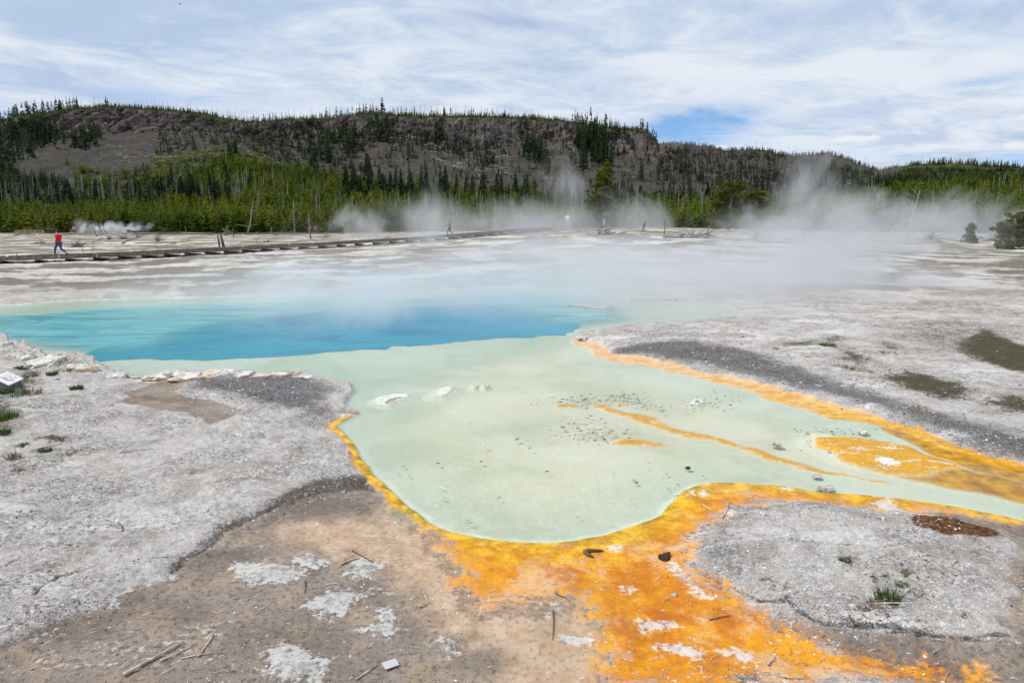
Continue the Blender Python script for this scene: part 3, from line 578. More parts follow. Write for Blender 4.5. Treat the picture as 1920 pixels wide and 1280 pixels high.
def stick(path, rad, sides=5):
    """a tapering tube along a polyline"""
    path = np.asarray(path, float); n = len(path); V_ = []; Fc = []
    for i in range(n):
        t = path[min(i+1, n-1)]-path[max(i-1, 0)]; t = t/max(np.linalg.norm(t), 1e-9)
        a = np.cross(t, [0, 0, 1.] if abs(t[2]) < .9 else [1., 0, 0]); a /= np.linalg.norm(a); b = np.cross(t, a)
        for k in range(sides):
            an = 2*math.pi*k/sides; V_.append(path[i]+(a*math.cos(an)+b*math.sin(an))*rad[i])
    for i in range(n-1):
        for k in range(sides):
            k2 = (k+1) % sides; Fc.append((i*sides+k, i*sides+k2, (i+1)*sides+k2, (i+1)*sides+k))
    Fc.append(tuple(range(sides-1, -1, -1))); Fc.append(tuple(range((n-1)*sides, n*sides)))
    return V_, Fc
def pymesh(name, parts, smooth=True):
    V_, Fc = [], []
    for v, f in parts:
        o = len(V_); V_ += [tuple(p) for p in v]; Fc += [tuple(i+o for i in q) for q in f]
    me_ = bpy.data.meshes.new(name); me_.from_pydata(V_, [], Fc)
    if smooth: me_.polygons.foreach_set('use_smooth', [True]*len(me_.polygons))
    me_.update(); return me_
def trimesh(name, V_, tone, mat):
    me_ = mesh_from(name, V_, np.arange(len(V_)).reshape(-1, 3), False)
    a = me_.attributes.new('tone', 'FLOAT', 'POINT'); a.data.foreach_set('value', np.asarray(tone, np.float32)); me_.materials.append(mat); return me_
def snag_tris(seed, nb=7):
    r = np.random.default_rng(seed); V_ = []
    def bar(p, q, w0, w1):
        p = np.array(p, float); q = np.array(q, float)
        for a in (0, 1.57):
            s_ = np.array([math.cos(a), math.sin(a), 0])
            V_.extend([p-s_*w0, p+s_*w0, q+s_*w1, p-s_*w0, q+s_*w1, q-s_*w1])
    lean = r.normal(0, .02, 2); bar((0, 0, -.02), (lean[0], lean[1], 1), .012, .003)
    for i in range(nb):
        h = .3+.65*r.random(); an = r.random()*6.28; L = .09*(1.1-h)+.02
        bar((lean[0]*h, lean[1]*h, h), (lean[0]*h+L*math.cos(an), lean[1]*h+L*math.sin(an), h+L*r.normal(-.1, .35)), .004, .0015)
    return np.array(V_)
young_v = [tris_conifer(60, .30, 100+i, .02, .10, .75, .38) for i in range(10)]
dark_v = [tris_conifer(56, .17, 200+i, .05, .45, .8, .40) for i in range(10)]
snag_v = [snag_tris(300+i) for i in range(8)]

PINES, SNAGS, LOGS = [], [], []     # (x, y, z, height, type)
def fill(poly, n, h, typ, dest, jit=0.):
    q = np.array(poly, float); lo = q.min(0); hi = q.max(0)
    pts = lo+(hi-lo)*RNG.random((n*3, 2)); pts = pts[sdf(pts, q, 5, 5) < 0][:n]
    if not len(pts): return
    x, y, z, ok = hill_hit(pts[:, 0], pts[:, 1]); hh = h[0]+(h[1]-h[0])*RNG.random(len(x))**1.3
    for i in range(len(x)):
        if ok[i]: dest.append((x[i], y[i], z[i], hh[i], typ))
def cluster(cx, cy_, rx, ry, n, h, typ, dest):
    a = RNG.normal(0, .5, (n, 2)); px = cx+a[:, 0]*rx; py = cy_+a[:, 1]*ry
    x, y, z, ok = hill_hit(px, py); hh = h[0]+(h[1]-h[0])*RNG.random(n)
    for i in range(n):
        if ok[i]: dest.append((x[i], y[i], z[i], hh[i], typ))
# forest edge, low and bright
fill([(-60,436),(-60,398),(200,396),(480,385),(760,392),(1010,398),(1010,434),(760,437)], 2300, (2.8, 6.), 'young', PINES)
fill([(300,398),(340,345),(420,300),(470,305),(640,333),(760,352),(1000,362),(1010,400),(500,392)], 2600, (3., 6.5), 'young', PINES)
fill([(110,300),(200,330),(330,300),(440,262),(540,300),(440,330),(250,360),(150,350)], 420, (3., 5.5), 'young', PINES)
fill([(-60,396),(-60,330),(60,345),(200,352),(330,350),(440,380),(300,396)], 380, (3., 6.), 'hill', PINES)
fill([(-60,392),(-60,378),(440,374),(440,390)], 62, (6, 11), 'dark', PINES)
fill([(230,372),(250,340),(460,330),(480,372)], 34, (6, 11), 'dark', PINES)
fill([(-60,396),(-60,360),(470,350),(500,392)], 190, (5, 11), 'snag', SNAGS)
fill([(640,380),(650,366),(1000,376),(1000,388)], 52, (8, 14), 'dark', PINES)
fill([(480,434),(480,350),(760,360),(1000,375),(1000,432)], 190, (4, 10), 'snag', SNAGS)
fill([(1000,430),(1000,372),(1230,378),(1480,374),(1480,432)], 1700, (2.8, 5.6), 'young', PINES)
fill([(1000,400),(1000,366),(1480,362),(1480,390)], 150, (6, 10), 'dark', PINES)
fill([(1000,428),(1000,366),(1480,370),(1480,430)], 300, (4, 9), 'snag', SNAGS)
fill([(1480,434),(1480,372),(1620,368),(1700,350),(1980,345),(1980,438)], 2500, (3., 6.), 'young', PINES)
fill([(1600,352),(1700,318),(1980,318),(1980,350)], 900, (3., 5.), 'hill', PINES)
fill([(1480,434),(1480,360),(1980,340),(1980,436)], 150, (4, 9), 'snag', SNAGS)
# left talus and the slopes under the cliffs
fill([(-60,340),(-60,290),(50,330),(120,345),(40,372)], 260, (4., 7), 'hill', PINES)
fill([(-60,330),(-60,235),(20,236),(90,225),(110,260),(60,300)], 260, (7, 14), 'dark', PINES)
cluster(75, 262, 50, 20, 60, (10, 16), 'dark', PINES); cluster(160, 270, 22, 14, 26, (9, 15), 'dark', PINES)
cluster(180, 262, 14, 12, 12, (9, 14), 'dark', PINES)
fill([(290,300),(300,240),(430,232),(560,270),(540,310),(440,270)], 330, (3, 5.5), 'hill', PINES)
fill([(430,240),(640,232),(700,250),(660,330),(560,320)], 330, (4, 8), 'hill', PINES)
for a in [(610,270,12,16,10,(12,18)),(650,268,22,18,18,(10,16)),(655,290,14,10,8,(12,16)),(615,300,8,8,5,(12,16)),(590,285,8,6,4,(9,13)),(710,250,22,22,30,(9,15)),(728,262,8,12,8,(12,17)),
          (690,345,8,8,6,(12,16)),(780,270,60,18,70,(5,9)),(880,285,70,22,120,(5,9)),(822,262,16,10,10,(10,15)),(905,310,25,12,30,(5,8)),(745,300,30,14,14,(5,9)),(1005,285,26,20,26,(12,18)),
          (1015,315,16,10,8,(10,15)),(1030,330,10,6,4,(9,12)),(1110,275,30,30,60,(12,19)),(1130,300,20,12,14,(12,18)),(1080,325,14,10,8,(10,15)),(1095,318,10,8,5,(9,13)),(1200,330,12,10,4,(10,14)),
          (1160,255,20,10,12,(9,13)),(985,240,12,10,8,(8,12)),(440,300,10,12,6,(10,14)),(590,300,10,8,6,(8,12)),(1240,330,14,8,5,(10,14)),(1280,320,20,10,6,(8,12))]:
    cluster(a[0], a[1], a[2], a[3], a[4], a[5], 'dark', PINES)
fill([(560,345),(700,240),(1200,250),(1300,345)], 200, (4, 8), 'hill', PINES)
fill([(1230,345),(1240,282),(1330,282),(1480,292),(1640,326),(1660,350),(1500,358)], 900, (3, 6.5), 'hill', PINES)
fill([(1230,345),(1240,282),(1480,292),(1640,326),(1660,350)], 240, (5, 10), 'snag', SNAGS)
fill([(1500,330),(1500,300),(1640,328),(1600,345)], 200, (3, 6), 'hill', PINES)
fill([(-60,330),(0,250),(300,215),(640,235),(1200,250),(1230,340),(700,330)], 420, (6, 11), 'snag', SNAGS)
# the rim of the plateau
def rimtrees(x0, x1, n, h, typ, dest, yo=(690, 775)):
    px = x0+(x1-x0)*RNG.random(n); u = (px-960)/1299.; Yv = yo[0]+(yo[1]-yo[0])*RNG.random(n)
    z = hill_z(u, Yv); hh = h[0]+(h[1]-h[0])*RNG.random(n)
    for i in range(n): dest.append((u[i]*Yv[i], Yv[i], z[i]-.3, hh[i], typ))
rimtrees(-60, 1980, 2600, (2.6, 5.5), 'hill', PINES)
rimtrees(-60, 1240, 900, (2.6, 5.), 'young', PINES, (655, 700))
for a in [(0, 60, 26, (9, 15)), (45, 170, 36, (9, 15)), (215, 225, 3, (9, 12)), (600, 740, 26, (6, 13)), (720, 726, 2, (16, 18)), (740, 960, 26, (6, 11)), (1070, 1150, 24, (8, 15)), (1195, 1225, 8, (8, 13)), (1730, 1900, 110, (5, 9)), (480, 600, 12, (5, 9))]:
    rimtrees(a[0], a[1], a[2], a[3], 'dark', PINES, (740, 770))
rimtrees(-20, 1240, 230, (6, 13), 'snag', SNAGS, (720, 775)); rimtrees(1240, 1980, 110, (6, 11), 'snag', SNAGS, (720, 775))
# logs felled across the slopes
fill([(180,275),(300,265),(330,300),(200,330)], 50, (6, 12), 'log', LOGS)
fill([(280,240),(480,240),(560,300),(440,330),(300,290)], 150, (6, 13), 'log', LOGS)
fill([(730,255),(950,255),(960,330),(850,320)], 230, (6, 14), 'log', LOGS)
fill([(450,260),(1200,260),(1280,340),(560,340)], 160, (5, 12), 'log', LOGS)
fill([(1230,345),(1250,290),(1650,330),(1660,350)], 90, (5, 10), 'log', LOGS)
fill([(0,436),(0,415),(130,412),(250,420),(250,434)], 26, (2, 5), 'log', LOGS)

def size(a): return a[3]/a[1]
PINES.sort(key=size, reverse=True); SNAGS.sort(key=size, reverse=True); LOGS.sort(key=size, reverse=True)
NI = 285
# the nearest as things of their own: crown and trunk
def pine_protos(kind, mat, n, nb, wid, droop, power, tw, base):
    res = []
    for i in range(n):
        V_, tone = tris_conifer(nb, wid, 900+i*7+len(kind), base, droop, power, tw); V_[:, :2] += 0
        res.append((trimesh('crown', V_, tone, mat), pymesh('trunk', [stick([(0, 0, -.03), (.003, 0, .5), (0, .002, .94)], [.022, .013, .004], 6)])))
        res[-1][1].materials.append(M_bark)
    return res
PR = {'young': pine_protos('young', M_young, 7, 190, .29, .10, .7, .26, .03), 'dark': pine_protos('dark', M_dark, 6, 210, .17, .42, .8, .30, .06), 'hill': pine_protos('hill', M_hill, 4, 120, .22, .25, .8, .3, .04)}
LB = {'young': ('young bright green pine in the dense stand edging the white flats', 'pine tree', 'young pines edging the flats'),
      'dark': ('tall narrow dark spruce rising above the young pines below the cliffs', 'spruce tree', 'tall dark spruces below the cliffs'),
      'hill': ('small dull green conifer on the hillside under the cliffs', 'pine tree', 'small conifers on the hillside')}
for (x, y, z, h, ty) in PINES[:NI]:
    k = PR[ty][random.randrange(len(PR[ty]))]
    t = empty({'young': 'young_pine_tree', 'dark': 'spruce_tree', 'hill': 'hillside_pine_tree'}[ty], (x, y, z-.15), random.random()*6.28, 1, *LB[ty])
    t.scale = (h*random.uniform(.85, 1.2),)*2+(h,)
    link('crown', k[0], None, t); link('trunk', k[1], None, t)
SPm = []
for i in range(6):
    r = np.random.default_rng(50+i); le = r.normal(0, .02, 2)
    parts = [stick([(0, 0, -.03), (le[0]*.5, le[1]*.5, .5), (le[0], le[1], 1)], [.014, .009, .003], 5)]; br = []
    for j in range(12):
        hh = .25+.7*r.random(); an = r.random()*6.28; L = .10*(1.15-hh)+.02
        br.append(stick([(le[0]*hh, le[1]*hh, hh), (le[0]*hh+L*math.cos(an), le[1]*hh+L*math.sin(an), hh+L*r.normal(-.1, .3))], [.0045, .0015], 3))
    a = pymesh('trunk', parts); b = pymesh('crown', br); a.materials.append(M_snag); b.materials.append(M_snag); SPm.append((a, b))
for (x, y, z, h, ty) in SNAGS[:NI]:
    k = random.choice(SPm)
    t = empty('dead_tree', (x, y, z-.1), random.random()*6.28, h, 'bare pale grey dead trunk standing among the green pines', 'dead tree', 'standing dead trunks among the pines')
    t.scale = (h*.8, h*.8, h)
    link('trunk', k[0], None, t); link('crown', k[1], None, t)
LGm = []
for i in range(5):
    r = np.random.default_rng(70+i)
    a = pymesh('fallen_log', [stick([(-.5, 0, 0), (0, r.normal(0, .02), .01), (.5, 0, .02)], [.020, .018, .009], 5)]+[stick([(.2+.2*r.random(), 0, .01), (.3+.2*r.random(), r.normal(0, .08), .06)], [.006, .002], 3) for _ in range(4)])
    a.materials.append(M_snag); LGm.append(a)
def logrot(x, y, z, h):
    a = RNG.normal(-.5, .75) if RNG.random() < .7 else RNG.random()*6.28
    dx_, dy_ = math.cos(a)*h*.5, math.sin(a)*h*.5
    z2 = float(hill_z(np.array([(x+dx_)/(y+dy_)]), np.array([y+dy_]))[0]); z1 = float(hill_z(np.array([(x-dx_)/(y-dy_)]), np.array([y-dy_]))[0])
    return a, max(-.9, min(.9, math.atan2(z2-z1, h)))
for i, (x, y, z, h, ty) in enumerate(LOGS[:230]):
    o = link('fallen_log', LGm[i % 5]); a, tl = logrot(x, y, z, h)
    o.location = (x, y, z+.5); o.rotation_euler = (0, -tl, a); o.scale = (h, h*.9, h*.9)
    tag(o, 'bleached fallen trunk lying on the open hillside slope', 'log', 'fallen trunks on the hillsides')
# the rest of each kind, too many to count
def mass(name, items, protos, mat, snag=False):
    Vs, Ts = [], []
    r = np.random.default_rng(5)
    for (x, y, z, h, ty) in items:
        p = protos[r.integers(len(protos))]; V0 = p if snag else p[0]; T0 = None if snag else p[1]
        a = r.random()*6.28; ca, sa = math.cos(a), math.sin(a); wd = h*r.uniform(.85, 1.25)
        if snag: wd *= 1.15
        v = np.empty_like(V0); v[:, 0] = (V0[:, 0]*ca-V0[:, 1]*sa)*wd+x; v[:, 1] = (V0[:, 0]*sa+V0[:, 1]*ca)*wd+y; v[:, 2] = V0[:, 2]*h+z-.15
        Vs.append(v); Ts.append(np.full(len(v), r.random()) if snag else np.clip(T0*.5+r.random()*.5, 0, 1))
    o = link(name, trimesh(name, np.concatenate(Vs), np.concatenate(Ts), mat)); o['kind'] = 'stuff'; return o
rest = PINES[NI:]
mass('young_pine_forest', [a for a in rest if a[4] == 'young'], young_v, M_young)
mass('spruce_forest', [a for a in rest if a[4] == 'dark'], dark_v, M_dark)
mass('hillside_forest', [a for a in rest if a[4] == 'hill'], young_v+dark_v[:4], M_hill)
mass('dead_tree_forest', SNAGS[NI:], snag_v, M_snag, True)
Vl = []
for (x, y, z, h, ty) in LOGS[230:]:
    a, tl = logrot(x, y, z, h); d_ = np.array([math.cos(a)*math.cos(tl), math.sin(a)*math.cos(tl), math.sin(tl)])*h*.5; c0 = np.array([x, y, z+.5])
    for s_ in (np.array([0, 0, .16]), np.array([-math.sin(a), math.cos(a), 0])*.16):
        Vl += [c0-d_-s_, c0-d_+s_, c0+d_+s_*.4, c0-d_-s_, c0+d_+s_*.4, c0+d_-s_*.4]
o = link('hillside_deadfall', trimesh('hillside_deadfall', np.array(Vl), np.full(len(Vl), .5), M_snag)); o['kind'] = 'stuff'

# ------------------------------------------------------------------ the few trees that stand out
def leaf_cloud(centres, radii, n_each, leaf, seed, flat_=.6):
    r = np.random.default_rng(seed); Vs, Ts = [], []
    for c0, rad in zip(centres, radii):
        n = max(4, int(n_each*(rad**1.3))); p = r.normal(0, 1, (n, 3)); p /= np.linalg.norm(p, axis=1)[:, None]; p *= (r.random(n)**.45)[:, None]*rad; p[:, 2] *= flat_
        d1 = r.normal(0, 1, (n, 3)); d1[:, 2] = d1[:, 2]*.5+.25; d1 /= np.linalg.norm(d1, axis=1)[:, None]; d2 = np.cross(d1, r.normal(0, 1, (n, 3))); d2 /= np.linalg.norm(d2, axis=1)[:, None]
        s_ = leaf*(.6+.8*r.random(n))[:, None]; q = c0+p
        Vs.append(np.stack([q-d2*s_*.45, q+d2*s_*.45, q+d1*s_*1.5], 1).reshape(-1, 3)); Ts.append(np.repeat(np.clip(r.random()*.5+r.random(n)*.5, 0, 1), 3))
    return np.concatenate(Vs), np.concatenate(Ts)
def hero_pine(px, Yv, h, label, shape, seed, lean=0., trunk_r=.22):
    """shape: list of (height fraction, reach left, reach right) in metres"""
    u = (px-960)/1299.; x = u*Yv; z = float(zbase(x, Yv)); r = np.random.default_rng(seed)
    t = empty('pine_tree', (x, Yv, z), 0, 1, label, 'pine tree')
    tp = [(0, 0, -.2), (lean*.2, 0, h*.3), (lean*.6, .05, h*.65), (lean, 0, h*.97)]
    tk = link('trunk', pymesh('trunk', [stick(tp, [trunk_r*1.25, trunk_r, trunk_r*.6, .03], 9)]), M_bark, t)
    cs, rad, br = [], [], []
    hs = [a[0] for a in shape]
    n = int(h*11)
    for i in range(n):
        f = hs[0]+(hs[-1]-hs[0])*(i+.5)/n+r.normal(0, .01); an = r.random()*6.28
        lr = np.interp(f, hs, [a[1] for a in shape]); rr_ = np.interp(f, hs, [a[2] for a in shape]); L = (lr*(.5-.5*math.cos(an))+rr_*(.5+.5*math.cos(an)))*r.uniform(.55, 1.08)
        p0 = np.array([np.interp(f, [0, .3, .65, .97], [p[0] for p in tp]), 0, f*h]); p1 = p0+np.array([math.cos(an)*L, math.sin(an)*L, L*r.uniform(-.1, .28)])
        br.append(stick([p0, (p0+p1)/2+np.array([0, 0, L*.04]), p1], [.05, .03, .01], 4))
        for k in range(3):
            g_ = [.45, .75, 1.][k]; cs.append(p0+(p1-p0)*g_+r.normal(0, .1, 3)); rad.append((.24+.12*L*(1.2-g_))*r.uniform(.7, 1.25))
    cs.append(np.array([tp[-1][0], 0, h*.97])); rad.append(.3)
    V_, tone = leaf_cloud(cs, rad, 280, .15, seed+1)
    link('crown', trimesh('crown', V_, tone, M_hero), None, t)
    link('limbs', pymesh('limbs', br), M_bark, t)
    return t
hero_pine(1126, 92, 8.4, 'tall single pine with a leaning tapered crown rising out of the steam', [(.27, 2.0, .9), (.36, 2.6, 2.8), (.5, 2.0, 2.4), (.62, 1.7, 1.6), (.7, 2.0, 1.2), (.8, 1.3, .9), (.9, .9, .8), (1., .3, .3)], 3, .55)
hero_pine(1365, 96, 6.6, 'broad round crowned pine behind fallen silver logs', [(.1, 2.2, .6), (.3, 3.2, 2.2), (.5, 3.0, 4.2), (.7, 2.6, 4.6), (.88, 1.9, 3.4), (1., .9, 1.6)], 8, .5, .26)
hero_pine(1345, 110, 5.2, 'darker pine crowding the near side of the broad round one', [(.04, 1.6, 1.6), (.4, 1.8, 1.8), (.7, 1.2, 1.4), (1., .3, .3)], 9, 0, .16)
hero_pine(1412, 99, 5.9, 'pine on the steamy side of the broad round one, merging with it', [(.08, 1.8, 1.8), (.35, 2.2, 2.6), (.65, 1.8, 2.0), (.9, 1.0, 1.2), (1., .3, .3)], 21, .2, .18)
hero_pine(1905, 66, 3.4, 'low bushy pine at the edge of the flats beside bleached roots', [(.0, 2.0, 2.4), (.35, 2.1, 2.5), (.7, 1.5, 2.2), (1., .4, .8)], 12, 0, .12)
hero_pine(1940, 74, 3.8, 'dense dark pine behind the low bushy one', [(.0, 1.7, 2.0), (.4, 1.7, 2.), (.7, 1.1, 1.4), (1., .3, .3)], 13, 0, .14)
hero_pine(1822, 84, 2.2, 'small green sapling pine between two root tangles', [(.0, .8, .8), (.5, .6, .6), (1., .2, .2)], 14, 0, .07)

# ------------------------------------------------------------------ driftwood, stumps and dead trees on the flats
def grid_z(x, y):
    r_ = np.hypot(x, y); th = np.arctan2(x, y); j = np.clip(np.searchsorted(ths, th)-1, 0, NT_-2); i = np.clip(np.searchsorted(rs, r_)-1, 0, NR-2)
    fr_ = (r_-rs[i])/(rs[i+1]-rs[i]); ft = (th-ths[j])/(ths[j+1]-ths[j])
    Zg = Z.reshape(NR, NT_); return (Zg[i, j]*(1-fr_)*(1-ft)+Zg[i+1, j]*fr_*(1-ft)+Zg[i, j+1]*(1-fr_)*ft+Zg[i+1, j+1]*fr_*ft)
def at(px, py, z0=0., Yv=None):
    if Yv is not None: x, y = (px-960)/1299.*Yv, Yv
    else:
        u, t_ = slope(px, py); u = float(u); t_ = float(t_); x, y = G(np.array([px]), np.array([py])); y = float(y[0])
        for _ in range(12): y = .5*y+.5*min(190., (float(max(0., grid_z(np.array([u*y]), np.array([y]))[0]))-H)/min(t_, -1e-3))
        x = u*y
    return x, y, float(max(0., grid_z(np.array([x]), np.array([y]))[0]))+z0
def tangle(n, wd, ht, r, th=.05):
    ps = []
    for i in range(n):
        a = r.uniform(0, math.pi); L = wd*r.uniform(.35, .8); b = np.array([r.normal(0, wd*.15), r.normal(0, wd*.12), r.uniform(.02, ht*.25)])
        e = b+np.array([math.cos(a)*L*.7, r.normal(0, wd*.15), math.sin(a)*ht*r.uniform(.4, 1.)]); m_ = (b+e)/2+r.normal(0, wd*.06, 3)
        e[2] = max(.03, e[2]); ps.append(stick([b, m_, e], [th*r.uniform(.6, 1.1), th*.6, th*.2], 5))
    return ps
def trunkp(p0, p1, th, r, nbr=5, sag=.1):
    p0 = np.array(p0, float); p1 = np.array(p1, float); L = np.linalg.norm(p1-p0); m1_ = p0+(p1-p0)*.35+r.normal(0, sag*L*.4, 3)*[1, 1, .6]; m2_ = p0+(p1-p0)*.7+r.normal(0, sag*L*.4, 3)*[1, 1, .6]
    ps = [stick([p0, m1_, m2_, p1], [th, th*.8, th*.6, th*.2], 7)]
    for i in range(nbr):
        f = r.uniform(.25, .95); b = p0+(p1-p0)*f; l_ = L*r.uniform(.12, .3); e = b+np.array([r.normal(0, .6), r.normal(0, .4), abs(r.normal(.5, .4))])*l_
        ps.append(stick([b, (b+e)/2+r.normal(0, .06*l_, 3), e], [th*.35, th*.25, th*.08], 4))
    return ps
def drift(name, px, py, label, kind, wd, ht, mat=None, seed=0, Yv=None, cat='log'):
    r = np.random.default_rng(seed+int(px)*3); x, y, z = at(px, py, 0, Yv)
    s_ = y/1280.; wd *= s_; ht *= s_; th = max(.035, min(.16, .045*max(abs(wd), ht)))
    if kind == 'tangle': ps = tangle(15, abs(wd), ht, r, th*.8)+trunkp((-wd*.4, 0, .05), (wd*.4, .2, ht*.35), th*1.3, r, 5)
    elif kind == 'lying': ps = trunkp((-wd/2, 0, th*.7), (wd/2, .4, max(.1, ht)), th*1.1, r, 7)
    elif kind == 'leaning': ps = trunkp((0, 0, -.1), (wd, 0, ht), th, r, 9, .03)
    elif kind == 'antler': ps = trunkp((-abs(wd)/2, 0, .05), (0, 0, ht*.3), th*1.5, r, 1)+trunkp((0, 0, ht*.25), (wd*.1, 0, ht), th*1.2, r, 3)+trunkp((0, 0, ht*.25), (wd*.5, 0, ht*.7), th, r, 3)+trunkp((0, 0, ht*.25), (wd*.45, .2, .05), th, r, 1)
    elif kind == 'upright': ps = trunkp((0, 0, -.1), (wd, 0, ht), th*1.3, r, 3, .02)+tangle(6, max(abs(wd)*2, ht*.5), ht*.25, r, th*.5)
    elif kind == 'fan':
        ps = []
        for i in range(13):
            a = math.pi*(.08+.84*i/12)+r.normal(0, .08); L = r.uniform(.6, 1.)*max(wd, ht)
            ps.append(stick([(0, 0, .05), (math.cos(a)*wd*.25, r.normal(0, .1), math.sin(a)*ht*.55), (math.cos(a)*wd*.5, r.normal(0, .2), max(.02, math.sin(a)*ht*r.uniform(.8, 1.1)))], [th*.6, th*.45, th*.15], 4))
    o = link(name, pymesh(name, ps), mat or M_char); o.location = (x, y, z); o.rotation_euler = (0, 0, 0)
    return tag(o, label, cat)
DW = [('driftwood',47,441,'grey forked driftwood lying below the wooden railing','antler',40,14,M_snagd),
 ('driftwood',140,439,'dark antler shaped driftwood in front of the white vent steam','antler',26,15,M_snagd),
 ('driftwood',182,444,'short dark leaning stump just behind a pale diagonal log','leaning',-8,20,M_snagd),
 ('driftwood',183,455,'pale diagonal log below the short dark stump','lying',22,9,M_snag),
 ('driftwood',147,463,'bristling brown branch heap behind the walking person in red','tangle',32,16,M_snagd),
 ('driftwood',206,449,'small dark crooked branch heap past the diagonal log','tangle',18,8,M_snagd),
 ('driftwood',228,449,'flat scatter of grey sticks on the flats','tangle',30,8,M_char),
 ('driftwood',250,458,'long thin bleached limb curving up off the ground','lying',42,18,M_snag),
 ('uprooted_stump',296,453,'round upturned root ball with spiky grey roots','fan',28,18,M_char),
 ('driftwood',31,480,'small grey twig stump on the white sheet near the boardwalk','upright',2,10,M_char),
 ('driftwood',53,483,'thin upright stick by the boardwalk','leaning',1,9,M_char),
 ('driftwood',77,483,'low forked stick beside the walking person in red','antler',18,8,M_char),
 ('driftwood',76,457,'small grey stub in the mossy strip','antler',26,8,M_char),
 ('driftwood',157,474,'leaning grey stump in moss just above the boardwalk','leaning',-4,17,M_char),
 ('driftwood',171,472,'thin curved twig beside the leaning stump','leaning',7,12,M_char),
 ('driftwood',325,458,'short sticks scattered past the root ball','tangle',16,7,M_char),
 ('driftwood',330,471,'tiny upright twig above the boardwalk','upright',1,9,M_char),
 ('driftwood',480,455,'small dark stub standing on green moss','upright',2,7,M_snagd),
 ('driftwood',500,454,'dark crossed twigs on moss behind the boardwalk','tangle',16,6,M_snagd),
 ('driftwood',512,462,'bleached sticks piled against the boardwalk','tangle',28,7,M_snag),
 ('dead_tree',583,448,'thin crooked dead tree with a white base in the moss field','leaning',-3,40,M_char),
 ('driftwood',613,446,'spiky grey branch cluster beyond the thin crooked dead tree','tangle',16,16,M_char),
 ('driftwood',645,438,'white crossed sticks beside the distant walkway','antler',12,10,M_snag),
 ('uprooted_stump',703,446,'large grey root cluster with one limb pointing up','antler',24,22,M_char),
 ('driftwood',722,449,'white pointed limb lying beside the large root cluster','lying',26,4,M_snag),
 ('driftwood',508,441,'thin bleached stake before the distant walkway','leaning',1,16,M_snag),
 ('driftwood',525,440,'slanting bleached stick before the distant walkway','leaning',6,8,M_snag),
 ('driftwood',350,437,'short pointed grey stump at the forest edge','leaning',-2,14,M_char),
 ('driftwood',425,438,'cage of thin grey branches at the forest edge','tangle',18,16,M_char),
 ('dead_tree',1245,441,'weathered snag with bare twisted limbs at the end of a long log','leaning',1,32,M_char),
 ('driftwood',1288,446,'long dark log sagging away from the weathered snag','lying',90,-1,M_snagd),
 ('driftwood',1303,446,'mass of silver branches piled on the long dark log','tangle',54,18,M_snag),
 ('driftwood',1325,444,'upturned silver limbs beside the branch mass','antler',34,20,M_snag),
 ('dead_tree',1206,436,'pale forked snag half hidden in steam','antler',12,30,M_char),
 ('driftwood',1435,432,'arched bare log in the steam','lying',44,10,M_char),
 ('uprooted_stump',1416,450,'radiating bleached roots spread under the arched log','fan',34,16,M_snag),
 ('driftwood',1508,412,'forked pale branch rising out of the thickest steam','antler',26,18,M_snag,0,78),
 ('driftwood',1578,438,'big sprawling dead crown in drifting steam','tangle',64,30,M_snag),
 ('driftwood',1672,443,'curled bare branches past the sprawling dead crown','antler',30,22,M_snag),
 ('driftwood',1745,450,'rounded thicket of bleached sticks','fan',36,20,M_char),
 ('driftwood',1762,454,'dark curved root arm beside the rounded thicket','lying',24,-3,M_snagd),
 ('driftwood',1790,437,'grey branch heap against the pines','tangle',46,20,M_char),
 ('driftwood',1800,455,'white forked limb on bare ground','antler',22,14,M_snag),
 ('uprooted_stump',1870,446,'wide bleached root wall beside the low bushy pine','fan',60,26,M_snag),
 ('driftwood',1862,452,'loose white sticks at the foot of the root wall','tangle',50,12,M_snag),
 ('driftwood',1128,441,'pale broken branches strewn round the tall single pine','tangle',70,16,M_snag),
 ('driftwood',968,434,'crossed pale sticks beyond the boardwalk in steam','tangle',20,9,M_snag),
 ('dead_tree',462,438,'tall bleached trunk leaning over the distant walkway','leaning',15,63,M_snag,0,148),
 ('dead_tree',552,440,'bushy twigged grey dead tree behind the distant walkway','leaning',1,62,M_char,0,154),
 ('dead_tree',1704,424,'thin silver trunk leaning high above the steam','leaning',14,80,M_snag,0,120),
 ('dead_tree',1893,432,'slim pale trunk slanting behind the low bushy pine','leaning',6,44,M_snag,0,110),
 ('dead_tree',1520,420,'steam veiled bare trunk near the forked pale branch','leaning',2,30,M_char,0,120)]
for a in DW: drift(a[0], a[1], a[2], a[3], a[4], a[5], a[6], a[7], *(a[8:]), cat={'driftwood': 'driftwood', 'dead_tree': 'dead tree', 'uprooted_stump': 'tree stump'}[a[0]])

